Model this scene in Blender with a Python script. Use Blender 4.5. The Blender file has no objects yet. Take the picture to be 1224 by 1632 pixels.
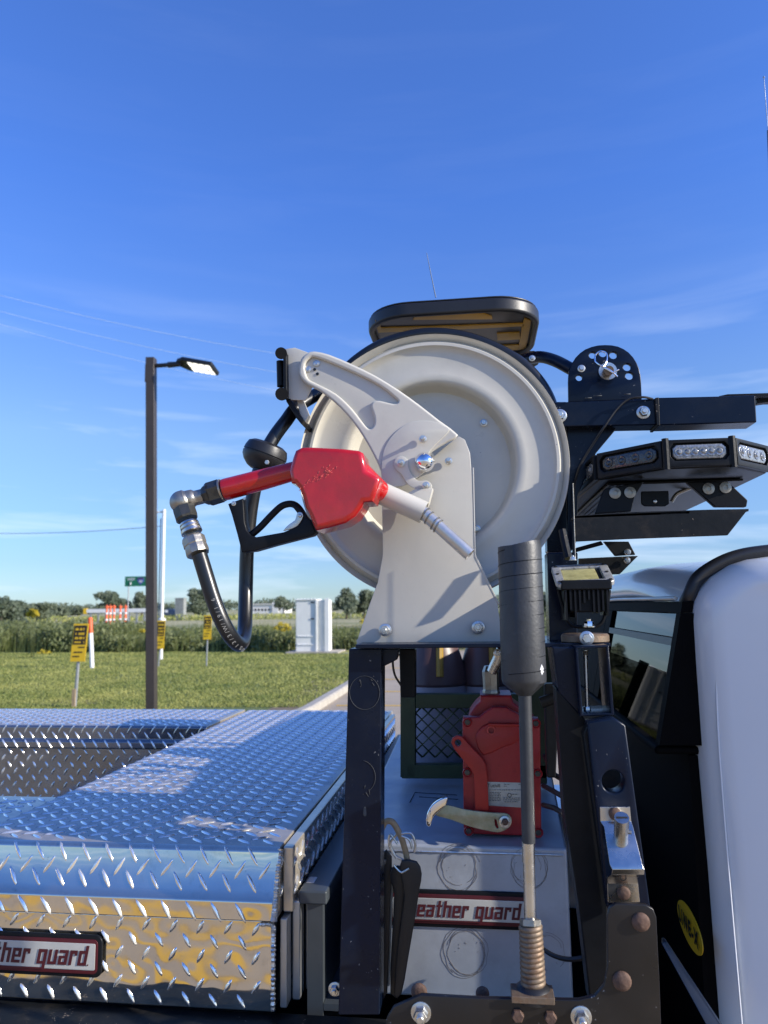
import bpy, bmesh, math, random
from mathutils import Vector, Matrix, noise
random.seed(7)
S = bpy.context.scene
COL = S.collection
R = math.radians

# ------------------------------------------------------------------ camera, sky, sun, exposure
EZ = 1.75; FPX = 1180.0
YAW, PIT, ROL = R(7.15), R(7.3), R(0.8)
fw = Vector((-math.sin(YAW)*math.cos(PIT), math.cos(YAW)*math.cos(PIT), math.sin(PIT)))
r0 = Vector((math.cos(YAW), math.sin(YAW), 0)); u0 = r0.cross(fw)
rt = r0*math.cos(ROL) - u0*math.sin(ROL); up = u0*math.cos(ROL) + r0*math.sin(ROL)
cd = bpy.data.cameras.new('camera'); cam = bpy.data.objects.new('camera', cd); COL.objects.link(cam)
cam.matrix_world = Matrix((( rt.x, up.x, -fw.x, 0), (rt.y, up.y, -fw.y, 0), (rt.z, up.z, -fw.z, EZ), (0, 0, 0, 1)))
cd.sensor_fit = 'VERTICAL'; cd.sensor_height = 36; cd.sensor_width = 27; cd.lens = FPX/1632*36
cd.clip_start = 0.05; cd.clip_end = 5000
cd.dof.use_dof = True; cd.dof.focus_distance = 1.38; cd.dof.aperture_fstop = 6.5
S.camera = cam

SUN_EL, SUN_AZ = 23.0, -14.0          # degrees; azimuth measured from +X, negative = towards the camera side
w = bpy.data.worlds.new('World'); S.world = w; w.use_nodes = True
nt = w.node_tree; nt.nodes.clear()
def N(nt, t, **k):
    n = nt.nodes.new(t)
    for a, b in k.items(): setattr(n, a, b)
    return n
out = N(nt, 'ShaderNodeOutputWorld'); bg = N(nt, 'ShaderNodeBackground')
sky = N(nt, 'ShaderNodeTexSky', sky_type='NISHITA'); sky.sun_disc = False
sky.sun_elevation = R(SUN_EL); sky.sun_rotation = R(90 - SUN_AZ)
sky.air_density = 1.0; sky.dust_density = 0.3; sky.ozone_density = 3.0; sky.altitude = 200
tc = N(nt, 'ShaderNodeTexCoord')
mp = N(nt, 'ShaderNodeMapping'); mp.inputs['Scale'].default_value = (1.6, 1.6, 14); mp.inputs['Rotation'].default_value = (R(3), R(-4), R(20))
nz = N(nt, 'ShaderNodeTexNoise'); nz.inputs['Scale'].default_value = 2.2; nz.inputs['Detail'].default_value = 6; nz.inputs['Roughness'].default_value = .55; nz.inputs['Distortion'].default_value = .4
cr = N(nt, 'ShaderNodeMapRange'); cr.inputs[1].default_value = .50; cr.inputs[2].default_value = .82; cr.inputs[3].default_value = 0; cr.inputs[4].default_value = .62
sep = N(nt, 'ShaderNodeSeparateXYZ')
hm = N(nt, 'ShaderNodeMapRange'); hm.inputs[1].default_value = .40; hm.inputs[2].default_value = .12; hm.inputs[3].default_value = 0.03; hm.inputs[4].default_value = 1
ml = N(nt, 'ShaderNodeMath', operation='MULTIPLY')
mx = N(nt, 'ShaderNodeMix', data_type='RGBA'); mx.inputs[7].default_value = (6.2, 7.0, 8.2, 1)
hs = N(nt, 'ShaderNodeHueSaturation'); hs.inputs['Saturation'].default_value = 1.0
L = nt.links.new
L(tc.outputs['Generated'], mp.inputs['Vector']); L(mp.outputs[0], nz.inputs['Vector']); L(nz.outputs[0], cr.inputs[0])
L(tc.outputs['Generated'], sep.inputs[0]); L(sep.outputs[2], hm.inputs[0]); L(cr.outputs[0], ml.inputs[0]); L(hm.outputs[0], ml.inputs[1])
gr = N(nt, 'ShaderNodeValToRGB'); ge = gr.color_ramp.elements
ge[0].position = 0.0; ge[0].color = (.27, .36, .51, 1); ge[1].position = .66; ge[1].color = (.34, .495, .86, 1)
for pp, cc in ((.06, (.27, .34, .50)), (.22, (.42, .47, .58)), (.36, (.36, .47, .73)), (.5, (.31, .47, .83))): ee = ge.new(pp); ee.color = (*cc, 1)
gm = N(nt, 'ShaderNodeMix', data_type='RGBA', blend_type='MULTIPLY'); gm.inputs[0].default_value = 1; gx = N(nt, 'ShaderNodeVectorMath', operation='SCALE'); gx.inputs['Scale'].default_value = 2.0
L(sep.outputs[2], gr.inputs[0]); L(sky.outputs[0], gm.inputs[6]); L(gr.outputs[0], gm.inputs[7]); L(gm.outputs[2], gx.inputs[0])
L(gx.outputs[0], hs.inputs['Color']); L(ml.outputs[0], mx.inputs[0]); L(hs.outputs[0], mx.inputs[6]); L(mx.outputs[2], bg.inputs[0]); L(bg.outputs[0], out.inputs[0])
bg.inputs[1].default_value = 0.12
sd = bpy.data.lights.new('sun', 'SUN'); sd.energy = 4.6; sd.angle = R(.53); sd.color = (1, .93, .82)
so = bpy.data.objects.new('sun', sd); COL.objects.link(so)
sdir = Vector((math.cos(R(SUN_EL))*math.cos(R(SUN_AZ)), math.cos(R(SUN_EL))*math.sin(R(SUN_AZ)), math.sin(R(SUN_EL))))
so.rotation_euler = sdir.to_track_quat('Z', 'Y').to_euler(); so.location = sdir*50
S.view_settings.view_transform = 'Standard'; S.view_settings.look = 'None'; S.view_settings.gamma = 1
S.view_settings.exposure = 0.5; S.view_settings.use_curve_mapping = False

# ------------------------------------------------------------------ measuring helpers (photo direction -> point on a real plane)
def ray(px, py): return fw + rt*((px-612)/FPX) - up*((py-816)/FPX)
O = Vector((0, 0, EZ))
def P(px, py, Y): d = ray(px, py); return O + d*(Y/d.y)
def PZ(px, py, z): d = ray(px, py); return O + d*((z-EZ)/d.z)
def PX(px, py, X): d = ray(px, py); return O + d*(X/d.x)
def sz(n, Y): return n*Y/FPX*1.0

# ------------------------------------------------------------------ materials
def mat(name, col, rough=.5, metal=0., var=.12, vs=9., bump=0., bs=60., spk=None, coat=0., dirt=None, rv=.0, spec=None, aniso=None, bdet=4):
    m = bpy.data.materials.new(name); m.use_nodes = True; nt = m.node_tree; b = nt.nodes['Principled BSDF']; L = nt.links.new
    b.inputs['Roughness'].default_value = rough; b.inputs['Metallic'].default_value = metal
    if coat: b.inputs['Coat Weight'].default_value = coat; b.inputs['Coat Roughness'].default_value = .08
    if spec is not None: b.inputs['Specular IOR Level'].default_value = spec
    tc = N(nt, 'ShaderNodeTexCoord'); v = tc.outputs['Object']
    if aniso:
        mp = N(nt, 'ShaderNodeMapping'); mp.inputs['Scale'].default_value = aniso; L(v, mp.inputs[0]); v = mp.outputs[0]
    n1 = N(nt, 'ShaderNodeTexNoise'); n1.inputs['Scale'].default_value = vs; n1.inputs['Detail'].default_value = 6; n1.inputs['Roughness'].default_value = .62; L(v, n1.inputs['Vector'])
    r = N(nt, 'ShaderNodeMapRange'); r.inputs[1].default_value = .3; r.inputs[2].default_value = .7; L(n1.outputs[0], r.inputs[0])
    mx = N(nt, 'ShaderNodeMix', data_type='RGBA')
    mx.inputs[6].default_value = (*[c*(1-var) for c in col], 1); mx.inputs[7].default_value = (*[min(1, c*(1+var)) for c in col], 1)
    L(r.outputs[0], mx.inputs[0]); c = mx.outputs[2]
    if dirt:   # (colour, scale, lo, hi, amount)
        n2 = N(nt, 'ShaderNodeTexNoise'); n2.inputs['Scale'].default_value = dirt[1]; n2.inputs['Detail'].default_value = 8; n2.inputs['Roughness'].default_value = .7; L(tc.outputs['Object'], n2.inputs['Vector'])
        r2 = N(nt, 'ShaderNodeMapRange'); r2.inputs[1].default_value = dirt[2]; r2.inputs[2].default_value = dirt[3]; r2.inputs[4].default_value = dirt[4]; L(n2.outputs[0], r2.inputs[0])
        m2 = N(nt, 'ShaderNodeMix', data_type='RGBA'); m2.inputs[7].default_value = (*dirt[0], 1); L(r2.outputs[0], m2.inputs[0]); L(c, m2.inputs[6]); c = m2.outputs[2]
    if spk:    # (colour, scale, threshold)
        n3 = N(nt, 'ShaderNodeTexNoise'); n3.inputs['Scale'].default_value = spk[1]; n3.inputs['Detail'].default_value = 3; L(tc.outputs['Object'], n3.inputs['Vector'])
        n4 = N(nt, 'ShaderNodeTexNoise'); n4.inputs['Scale'].default_value = spk[1]*.12; L(tc.outputs['Object'], n4.inputs['Vector'])
        ad = N(nt, 'ShaderNodeMath', operation='MULTIPLY_ADD'); ad.inputs[1].default_value = .5; L(n4.outputs[0], ad.inputs[0]); L(n3.outputs[0], ad.inputs[2])
        r3 = N(nt, 'ShaderNodeMapRange'); r3.inputs[1].default_value = spk[2]; r3.inputs[2].default_value = spk[2]+.02; L(ad.outputs[0], r3.inputs[0])
        m3 = N(nt, 'ShaderNodeMix', data_type='RGBA'); m3.inputs[7].default_value = (*spk[0], 1); L(r3.outputs[0], m3.inputs[0]); L(c, m3.inputs[6]); c = m3.outputs[2]
    L(c, b.inputs['Base Color'])
    if rv:
        rr = N(nt, 'ShaderNodeMapRange'); rr.inputs[1].default_value = .3; rr.inputs[2].default_value = .7; rr.inputs[3].default_value = max(.02, rough-rv); rr.inputs[4].default_value = rough+rv
        L(n1.outputs[0], rr.inputs[0]); L(rr.outputs[0], b.inputs['Roughness'])
    if bump:
        nb = N(nt, 'ShaderNodeTexNoise'); nb.inputs['Scale'].default_value = bs; nb.inputs['Detail'].default_value = bdet; L(v, nb.inputs['Vector'])
        bp = N(nt, 'ShaderNodeBump'); bp.inputs['Distance'].default_value = bump; bp.inputs['Strength'].default_value = 1; L(nb.outputs[0], bp.inputs['Height']); L(bp.outputs[0], b.inputs['Normal'])
    return m
M = {}
M['dark'] = mat('dark_blue_black_paint', (.004, .0085, .022), .26, 0, .2, 6, .0006, 9, spk=((.2, .2, .2), 190, 1.0), rv=.07, dirt=((.03, .03, .03), 14, .5, .75, .25), spec=.22)
M['darkrust'] = mat('scuffed_black_steel', (.010, .011, .012), .42, .0, .3, 12, .0006, 60, spec=.22, spk=((.2, .16, .12), 160, .99), dirt=((.07, .055, .04), 22, .52, .75, .5), rv=.1)
M['brownsteel'] = mat('matte_black_plate', (.012, .011, .011), .34, .0, .2, 5, .0004, 20, dirt=((.035, .025, .02), 9, .5, .8, .5), rv=.08, spk=((.2, .2, .2), 150, 1.0))
M['reel'] = mat('grey_reel_enamel', (.56, .535, .46), .33, 0, .05, 6, .0003, 14, dirt=((.36, .33, .28), 7, .52, .8, .45), rv=.07, coat=.15, spk=((.30, .28, .25), 120, 1.05))
M['stand'] = mat('grey_stand_enamel', (.52, .495, .43), .36, 0, .06, 6, .0004, 18, dirt=((.30, .28, .25), 70, .62, .74, .4), rv=.08)
M['alu'] = mat('polished_aluminium', (.84, .77, .64), .07, .97, .06, 5, .0085, 7, rv=.04, bdet=1.5, dirt=((.42, .38, .31), 24, .56, .8, .55), spk=((.25, .22, .18), 170, 1.02))
M['alushade'] = mat('shaded_tread_aluminium', (.25, .27, .30), .22, .85, .12, 9, .001, 25, rv=.09)  # aluminium colour darkened to paint in the shade on far box and panel
M['alutop'] = mat('tread_aluminium', (.66, .59, .48), .32, .7, .14, 9, .0008, 25, rv=.08, dirt=((.36, .33, .28), 13, .5, .75, .55))
M['alumatte'] = mat('weathered_aluminium', (.36, .39, .43), .42, .25, .14, 7, .0004, 40, dirt=((.24, .25, .27), 11, .5, .8, .6), rv=.12, spk=((.2, .17, .14), 240, 1.02))
M['alubar'] = mat('plain_aluminium', (.48, .49, .50), .4, .8, .1, 12, rv=.1)
M['grail'] = mat('grey_plastic_rail', (.05, .06, .07), .4, 0, .15, 9, .0003, 50)
M['lug'] = mat('worn_bright_tread', (.92, .89, .82), .2, .8, .06, 30, .0003, 120, rv=.08)
M['weld'] = mat('weld_bead', (.72, .71, .68), .36, .9, .15, 60, .001, 140)
M['black'] = mat('black_rubber', (.014, .014, .015), .42, 0, .2, 25, .0002, 180)
M['hose'] = mat('black_hose_rubber', (.009, .010, .012), .33, 0, .15, 14, .00025, 40, coat=.08)
M['plastic'] = mat('black_plastic', (.008, .009, .011), .42, 0, .2, 30, .0002, 160, spec=.18)
M['grip'] = mat('dark_grip_tape', (.032, .034, .037), .46, 0, .2, 30, .0004, 200, dirt=((.1, .1, .1), 50, .6, .8, .3))
M['red'] = mat('red_nozzle_vinyl', (.46, .008, .008), .16, 0, .14, 8, .0018, 24, coat=.6, dirt=((.30, .008, .008), 10, .45, .7, .6), rv=.06)
M['redflake'] = mat('pink_vinyl', (.55, .07, .06), .5, 0, .2, 60)
M['redpump'] = mat('red_pump_paint', (.36, .018, .02), .42, 0, .15, 9, .0008, 70, dirt=((.12, .01, .012), 12, .5, .75, .6), rv=.06)
M['redarm'] = mat('bright_red_paint', (.42, .02, .014), .42, 0, .12, 12, .0004, 60, dirt=((.2, .012, .01), 16, .5, .75, .5))
M['chrome'] = mat('chrome', (.85, .85, .86), .05, 1, .02)
M['zinc'] = mat('zinc_plate', (.62, .62, .6), .3, .9, .15, 60, .0003, 120, rv=.1, dirt=((.3, .28, .22), 50, .55, .75, .5))
M['galv'] = mat('dull_cast_metal', (.36, .34, .30), .4, .85, .22, 40, .0006, 150, rv=.1, dirt=((.13, .12, .10), 40, .5, .7, .6))
M['brass'] = mat('yellowed_zinc_handle', (.40, .39, .27), .42, .6, .25, 40, .0004, 120, dirt=((.25, .30, .16), 60, .5, .7, .6), rv=.1)
M['fitdark'] = mat('dark_steel_fitting', (.075, .075, .07), .4, .7, .2, 40, .0005, 120)
M['rust'] = mat('rust', (.11, .062, .042), .75, .1, .35, 70, .0010, 170, dirt=((.19, .12, .085), 120, .5, .7, .6))
M['rustlt'] = mat('light_rust_spring', (.22, .165, .115), .55, .5, .3, 50, .0006, 150, dirt=((.14, .07, .035), 50, .45, .65, .8))
M['stainless'] = mat('brushed_stainless', (.60, .58, .54), .27, 1, .12, 20, .0002, 90, dirt=((.36, .26, .15), 34, .58, .75, .6), rv=.08)
M['white'] = mat('white_truck_paint', (.76, .78, .80), .2, 0, .015, 3, .0002, 5, coat=.3)
M['blackliner'] = mat('black_bed_liner', (.0022, .0022, .0026), .7, 0, .2, 30, .0004, 300, spec=.06)
M['seat'] = mat('dark_seat_cloth', (.02, .019, .02), .8, 0, .2, 80)
M['gasket'] = mat('rubber_gasket', (.018, .018, .02), .42, 0, .15, 30)
M['green'] = mat('dark_green_painted_steel', (.025, .045, .015), .45, 0, .3, 12, .0005, 80, dirt=((.04, .055, .02), 12, .5, .7, .5))
M['drum'] = mat('dark_purple_brown_plastic', (.09, .05, .05), .4, 0, .25, 6)
M['grayjug'] = mat('grey_blue_jug_plastic', (.30, .29, .36), .5, 0, .15, 6)
M['yellowstripe'] = mat('ochre_stripe', (.36, .22, .025), .5, 0, .15, 14)
M['amber'] = mat('ochre_board_stripe', (.55, .30, .035), .45, 0, .12, 14)
M['boardgrey'] = mat('smoked_grey_board', (.085, .08, .07), .35, 0, .12, 8)
M['yellow'] = mat('yellow_sign_sheet', (.80, .50, .02), .45, 0, .05, 10)
M['inkblack'] = mat('black_ink', (.012, .012, .012), .5, 0, .1)
M['inkred'] = mat('dark_red_ink', (.075, .005, .010), .5, 0, .1, 30)
M['badgewhite'] = mat('pale_badge_face', (.44, .44, .41), .4, .1, .06, 40)
M['labelpaper'] = mat('silver_label', (.42, .44, .42), .35, .3, .1, 60)
M['inkgrey'] = mat('grey_print', (.17, .18, .17), .6, 0, .1)
M['hoseprint'] = mat('grey_hose_print', (.22, .22, .21), .5, 0, .1)
M['zincbright'] = mat('bright_zinc_tube', (.62, .60, .56), .34, .8, .1, 40, .0003, 90)
M['whiteprint'] = mat('white_print', (.62, .62, .62), .5, 0, .1)
M['ledlens'] = mat('clear_led_lens', (.26, .27, .28), .12, .3, .5, 160, .001, 260, coat=.5)
M['leddark'] = mat('smoked_led_lens', (.03, .032, .035), .12, .3, .6, 160, .001, 260, coat=.5)
M['yellowglass'] = mat('dusty_yellow_lamp_glass', (.44, .40, .17), .35, .1, .2, 70, .0005, 200, dirt=((.2, .17, .06), 60, .5, .7, .6))
M['bezel'] = mat('worn_silver_bezel', (.52, .52, .50), .42, .6, .2, 60, .0006, 150, dirt=((.1, .1, .1), 90, .54, .66, .8))
M['orange'] = mat('orange_plastic', (.75, .12, .03), .5, 0, .1)
M['whiteplastic'] = mat('white_plastic', (.78, .78, .76), .5, 0, .06)
M['cabinet'] = mat('pale_grey_cabinet_paint', (.80, .79, .73), .5, 0, .05, 3)
M['pole'] = mat('bronze_pole_paint', (.045, .036, .030), .45, 0, .1, 6)
M['polemetal'] = mat('galvanised_post', (.33, .34, .34), .5, .5, .15, 20)
M['wood'] = mat('wooden_stake', (.42, .30, .17), .7, 0, .15, 20)
M['highwaygreen'] = mat('green_sign_sheet', (.01, .16, .075), .5, 0, .05)
M['shieldblue'] = mat('blue_shield', (.10, .13, .38), .5, 0, .1)
M['bark'] = mat('bark', (.07, .055, .04), .85, 0, .3, 20)
M['concrete'] = mat('concrete_kerb', (.42, .38, .31), .8, 0, .15, 4, .002, 60)
M['building'] = mat('white_building', (.72, .70, .66), .6, 0, .06, 1)
M['stonegrey'] = mat('grey_metal_tank', (.28, .29, .27), .6, 0, .2, 2)
M['wire'] = mat('pale_cable', (.50, .60, .75), .6, 0, .05)
M['wiredark'] = mat('dark_cable', (.12, .16, .22), .6, 0, .05)
M['vehicleblue'] = mat('dark_blue_vehicle', (.03, .05, .1), .3, 0, .1)
M['scuff'] = mat('brown_scuff', (.16, .135, .11), .7, 0, .3, 60)
M['goo'] = mat('faint_chalk_mark', (.05, .055, .06), .7, 0, .3, 60)

def leafmat(name, c1, c2, sc=3.):
    m = bpy.data.materials.new(name); m.use_nodes = True; nt = m.node_tree; b = nt.nodes['Principled BSDF']; L = nt.links.new
    g = N(nt, 'ShaderNodeNewGeometry'); tc = N(nt, 'ShaderNodeTexCoord'); n = N(nt, 'ShaderNodeTexNoise'); n.inputs['Scale'].default_value = sc; L(tc.outputs['Object'], n.inputs['Vector'])
    a = N(nt, 'ShaderNodeMath', operation='MULTIPLY_ADD'); a.inputs[1].default_value = .6; L(g.outputs['Random Per Island'], a.inputs[0])
    s = N(nt, 'ShaderNodeMath', operation='SUBTRACT'); s.inputs[1].default_value = .3; L(n.outputs[0], s.inputs[0]); L(s.outputs[0], a.inputs[2])
    mx = N(nt, 'ShaderNodeMix', data_type='RGBA'); mx.inputs[6].default_value = (*c1, 1); mx.inputs[7].default_value = (*c2, 1); L(a.outputs[0], mx.inputs[0])
    b.inputs['Roughness'].default_value = .6; L(mx.outputs[2], b.inputs['Base Color'])
    tr = N(nt, 'ShaderNodeBsdfTranslucent'); L(mx.outputs[2], tr.inputs[0]); ms = N(nt, 'ShaderNodeMixShader'); ms.inputs[0].default_value = .3
    o = nt.nodes['Material Output']; L(b.outputs[0], ms.inputs[1]); L(tr.outputs[0], ms.inputs[2]); L(ms.outputs[0], o.inputs[0])
    return m
M['leaf'] = leafmat('shrub_leaves', (.07, .10, .028), (.22, .24, .09), .9)
M['leafdark'] = leafmat('tree_leaves', (.075, .105, .065), (.17, .20, .12), .5)  # leaf colour lightened to paint in distance haze
M['goldenrod'] = leafmat('goldenrod_flowers', (.40, .32, .02), (.66, .52, .04))
M['grassblade'] = leafmat('grass_blades', (.12, .18, .035), (.50, .47, .14), .6)

def glass(name, tint, rough=.02, ior=1.9):
    m = bpy.data.materials.new(name); m.use_nodes = True; nt = m.node_tree; nt.nodes.clear(); L = nt.links.new
    o = N(nt, 'ShaderNodeOutputMaterial'); t = N(nt, 'ShaderNodeBsdfTransparent'); t.inputs[0].default_value = (*tint, 1)
    g = N(nt, 'ShaderNodeBsdfGlossy'); g.inputs['Roughness'].default_value = rough; f = N(nt, 'ShaderNodeFresnel'); f.inputs[0].default_value = ior
    x = N(nt, 'ShaderNodeMixShader'); gg = N(nt, 'ShaderNodeNewGeometry'); sb_ = N(nt, 'ShaderNodeMath', operation='SUBTRACT'); sb_.inputs[0].default_value = 1; L(gg.outputs['Backfacing'], sb_.inputs[1]); mu = N(nt, 'ShaderNodeMath', operation='MULTIPLY'); L(f.outputs[0], mu.inputs[0]); L(sb_.outputs[0], mu.inputs[1]); L(mu.outputs[0], x.inputs[0]); L(t.outputs[0], x.inputs[1]); L(g.outputs[0], x.inputs[2]); L(x.outputs[0], o.inputs[0]); return m
M['glass'] = glass('tinted_cab_glass', (.10, .12, .13), .02, 1.6)
M['glasslow'] = glass('low_reflection_cab_glass', (.12, .13, .14), .02, 1.04)  # same glass with reflection cut so the lower pane looks dark

# ------------------------------------------------------------------ object helpers
def link(o, parent=None):
    COL.objects.link(o)
    if parent is not None:
        o.parent = parent
        if parent.type == 'EMPTY': o.matrix_parent_inverse = Matrix.Translation(-parent.location)
    return o
def thing(name, label, cat, loc, group=None):
    o = bpy.data.objects.new(name, None); COL.objects.link(o); o.location = loc; o.empty_display_size = .05
    o['label'] = label; o['category'] = cat
    if group: o['group'] = group
    return o
def tag(o, label, cat, group=None):
    o['label'] = label; o['category'] = cat
    if group: o['group'] = group
    return o
def setting(o): o['kind'] = 'structure'; return o
def mesh(name, vs, fs, m, parent=None, smooth=False, bevel=0., seg=2, recalc=False):
    me = bpy.data.meshes.new(name); me.from_pydata([tuple(v) for v in vs], [], fs)
    if recalc:
        bm = bmesh.new(); bm.from_mesh(me); bmesh.ops.recalc_face_normals(bm, faces=bm.faces[:]); bm.to_mesh(me); bm.free()
    me.materials.append(M[m]) 
    if smooth: me.shade_smooth()
    o = bpy.data.objects.new(name, me); link(o, parent)
    if bevel:
        b = o.modifiers.new('bevel', 'BEVEL'); b.width = bevel; b.segments = seg; b.limit_method = 'ANGLE'; b.angle_limit = R(35); b.harden_normals = True; me.shade_smooth()
    return o
HF = [(0, 3, 2, 1), (4, 5, 6, 7), (0, 1, 5, 4), (1, 2, 6, 5), (2, 3, 7, 6), (3, 0, 4, 7)]
def hexa(name, c, m, parent=None, bevel=0., **k): return mesh(name, c, HF, m, parent, bevel=bevel, recalc=True, **k)
def box(name, x0, x1, y0, y1, z0, z1, m, parent=None, bevel=0., **k):
    return hexa(name, [(x0, y0, z0), (x1, y0, z0), (x1, y1, z0), (x0, y1, z0), (x0, y0, z1), (x1, y0, z1), (x1, y1, z1), (x0, y1, z1)], m, parent, bevel, **k)
def boxes(name, lst, m, parent=None, bevel=0., **k):
    vs, fs = [], []
    for (x0, x1, y0, y1, z0, z1) in lst:
        n = len(vs); vs += [(x0, y0, z0), (x1, y0, z0), (x1, y1, z0), (x0, y1, z0), (x0, y0, z1), (x1, y0, z1), (x1, y1, z1), (x0, y1, z1)]; fs += [tuple(i+n for i in f) for f in HF]
    return mesh(name, vs, fs, m, parent, bevel=bevel, recalc=True, **k)
EX = Vector((1, 0, 0)); EYV = Vector((0, 1, 0)); EZV = Vector((0, 0, 1))
def plate2(name, outs, th, m, parent=None, bevel=.0012, o=Vector((0, 0, 0)), U=EX, V=EZV, front=True, smooth=True):
    """outs: list of closed (u,v) loops in metres (first outer, rest holes); front face at o, thickness goes behind (-W)"""
    Wn = U.cross(V).normalized()
    cu = bpy.data.curves.new('c', 'CURVE'); cu.dimensions = '2D'; cu.fill_mode = 'BOTH'
    bevel = min(bevel, th*.45); cu.extrude = th/2-bevel; cu.bevel_depth = bevel; cu.bevel_resolution = 5 if bevel > .004 else 2; cu.offset = -bevel if bevel else 0
    for lp in outs:
        s = cu.splines.new('POLY'); s.points.add(len(lp)-1); s.use_cyclic_u = True
        for p, q in zip(s.points, lp): p.co = (q[0], q[1], 0, 1)
    ob = bpy.data.objects.new('t', cu); me = bpy.data.meshes.new_from_object(ob); bpy.data.objects.remove(ob); bpy.data.curves.remove(cu)
    for v in me.vertices:
        u_, v_, w_ = v.co; v.co = o + U*u_ + V*v_ + Wn*(w_ - th/2)
    bm = bmesh.new(); bm.from_mesh(me); bmesh.ops.remove_doubles(bm, verts=bm.verts[:], dist=1e-5); bmesh.ops.recalc_face_normals(bm, faces=bm.faces[:]); bm.to_mesh(me); bm.free()
    me.name = name; me.materials.clear(); me.materials.append(M[m]); me.shade_smooth(); me.set_sharp_from_angle(angle=R(50))
    ob = bpy.data.objects.new(name, me)
    if bevel > .004: wn = ob.modifiers.new('weighted_normals', 'WEIGHTED_NORMAL'); wn.keep_sharp = True
    return link(ob, parent)
def circ(cx, cy, r, n=24, a0=0, a1=360):
    full = abs(a1-a0) >= 360
    return [(cx+r*math.cos(R(a0+(a1-a0)*i/(n if full else n-1))), cy+r*math.sin(R(a0+(a1-a0)*i/(n if full else n-1)))) for i in range(n)]
def smoothloop(pts, k=4):
    """Catmull-Rom through closed list"""
    n = len(pts); o = []
    for i in range(n):
        p0, p1, p2, p3 = [Vector(pts[(i+j-1) % n]) for j in range(4)]
        for s in range(k):
            t = s/k; o.append(tuple(.5*((2*p1)+(p2-p0)*t+(2*p0-5*p1+4*p2-p3)*t*t+(3*p1-p0-3*p2+p3)*t**3)))
    return o
def crom(pts, k=6):
    P_ = [Vector(p) for p in pts]; P_ = [P_[0]*2-P_[1]]+P_+[P_[-1]*2-P_[-2]]; o = []
    for i in range(1, len(P_)-2):
        p0, p1, p2, p3 = P_[i-1:i+3]
        for s in range(k):
            t = s/k; o.append(.5*((2*p1)+(p2-p0)*t+(2*p0-5*p1+4*p2-p3)*t*t+(3*p1-p0-3*p2+p3)*t**3))
    return o+[P_[-2]]
def pl(name, px, Y, th, m, parent=None, holes=(), bevel=.0012, sm=0):
    """plate facing the camera side (-Y) from photographed outline measured on the plane y=Y"""
    q = [(P(a, b, Y).x, P(a, b, Y).z) for a, b in px]
    if sm: q = smoothloop(q, sm)
    outs = [q]
    for h in holes:
        if len(h) == 3: c = P(h[0], h[1], Y); outs.append(circ(c.x, c.z, sz(h[2], Y)))
        else: outs.append([(P(a, b, Y).x, P(a, b, Y).z) for a, b in h])
    return plate2(name, outs, th, m, parent, bevel, Vector((0, Y, 0)))
def tubev(pts, rad, seg=14, cap=True, squash=None):
    pts = [Vector(p) for p in pts]; n = len(pts); rs = rad if isinstance(rad, (list, tuple)) else [rad]*n
    vs, fs = [], []; t0 = (pts[1]-pts[0]).normalized(); a = t0.orthogonal().normalized()
    for i, p in enumerate(pts):
        t = (pts[min(i+1, n-1)]-pts[max(i-1, 0)]).normalized(); a = (a - t*a.dot(t)).normalized(); b = t.cross(a)
        for j in range(seg):
            an = 2*math.pi*j/seg; vs.append(p+(a*math.cos(an)+b*math.sin(an))*rs[i])
    for i in range(n-1):
        for j in range(seg):
            j2 = (j+1) % seg; fs.append((i*seg+j, i*seg+j2, (i+1)*seg+j2, (i+1)*seg+j))
    if cap: fs.append(tuple(reversed(range(seg)))); fs.append(tuple(range((n-1)*seg, n*seg)))
    return vs, fs
def tube(name, pts, rad, m, parent=None, seg=14, cap=True):
    vs, fs = tubev(pts, rad, seg, cap); o = mesh(name, vs, fs, m, parent, smooth=True); o.data.set_sharp_from_angle(angle=R(40)); return o
def tubes(name, lst, rad, m, parent=None, seg=8):
    V_, F_ = [], []
    for pts in lst:
        vs, fs = tubev(pts, rad, seg); n = len(V_); V_ += vs; F_ += [tuple(i+n for i in f) for f in fs]
    return mesh(name, V_, F_, m, parent, smooth=True)
def lathe(name, c, axis, prof, m, parent=None, seg=48, sharp=35):
    """prof: list of (radius, along) ; c origin; axis direction"""
    A = Vector(axis).normalized(); a = A.orthogonal().normalized(); b = A.cross(a); c = Vector(c); vs, fs = [], []
    for (r, h) in prof:
        for j in range(seg):
            an = 2*math.pi*j/seg; vs.append(c+A*h+(a*math.cos(an)+b*math.sin(an))*max(r, 1e-5))
    for i in range(len(prof)-1):
        for j in range(seg):
            j2 = (j+1) % seg; fs.append((i*seg+j, i*seg+j2, (i+1)*seg+j2, (i+1)*seg+j))
    o = mesh(name, vs, fs, m, parent, smooth=True, recalc=True); o.data.set_sharp_from_angle(angle=R(sharp)); return o
FR = Vector((0, -1, 0))
def hexnut(name, c, axis, r, h, m, parent, seg=6):
    return lathe(name, c, axis, [(0, 0), (r, 0), (r, h*.85), (r*.9, h), (0, h)], m, parent, seg=seg, sharp=20)
_bolt = {}
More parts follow.
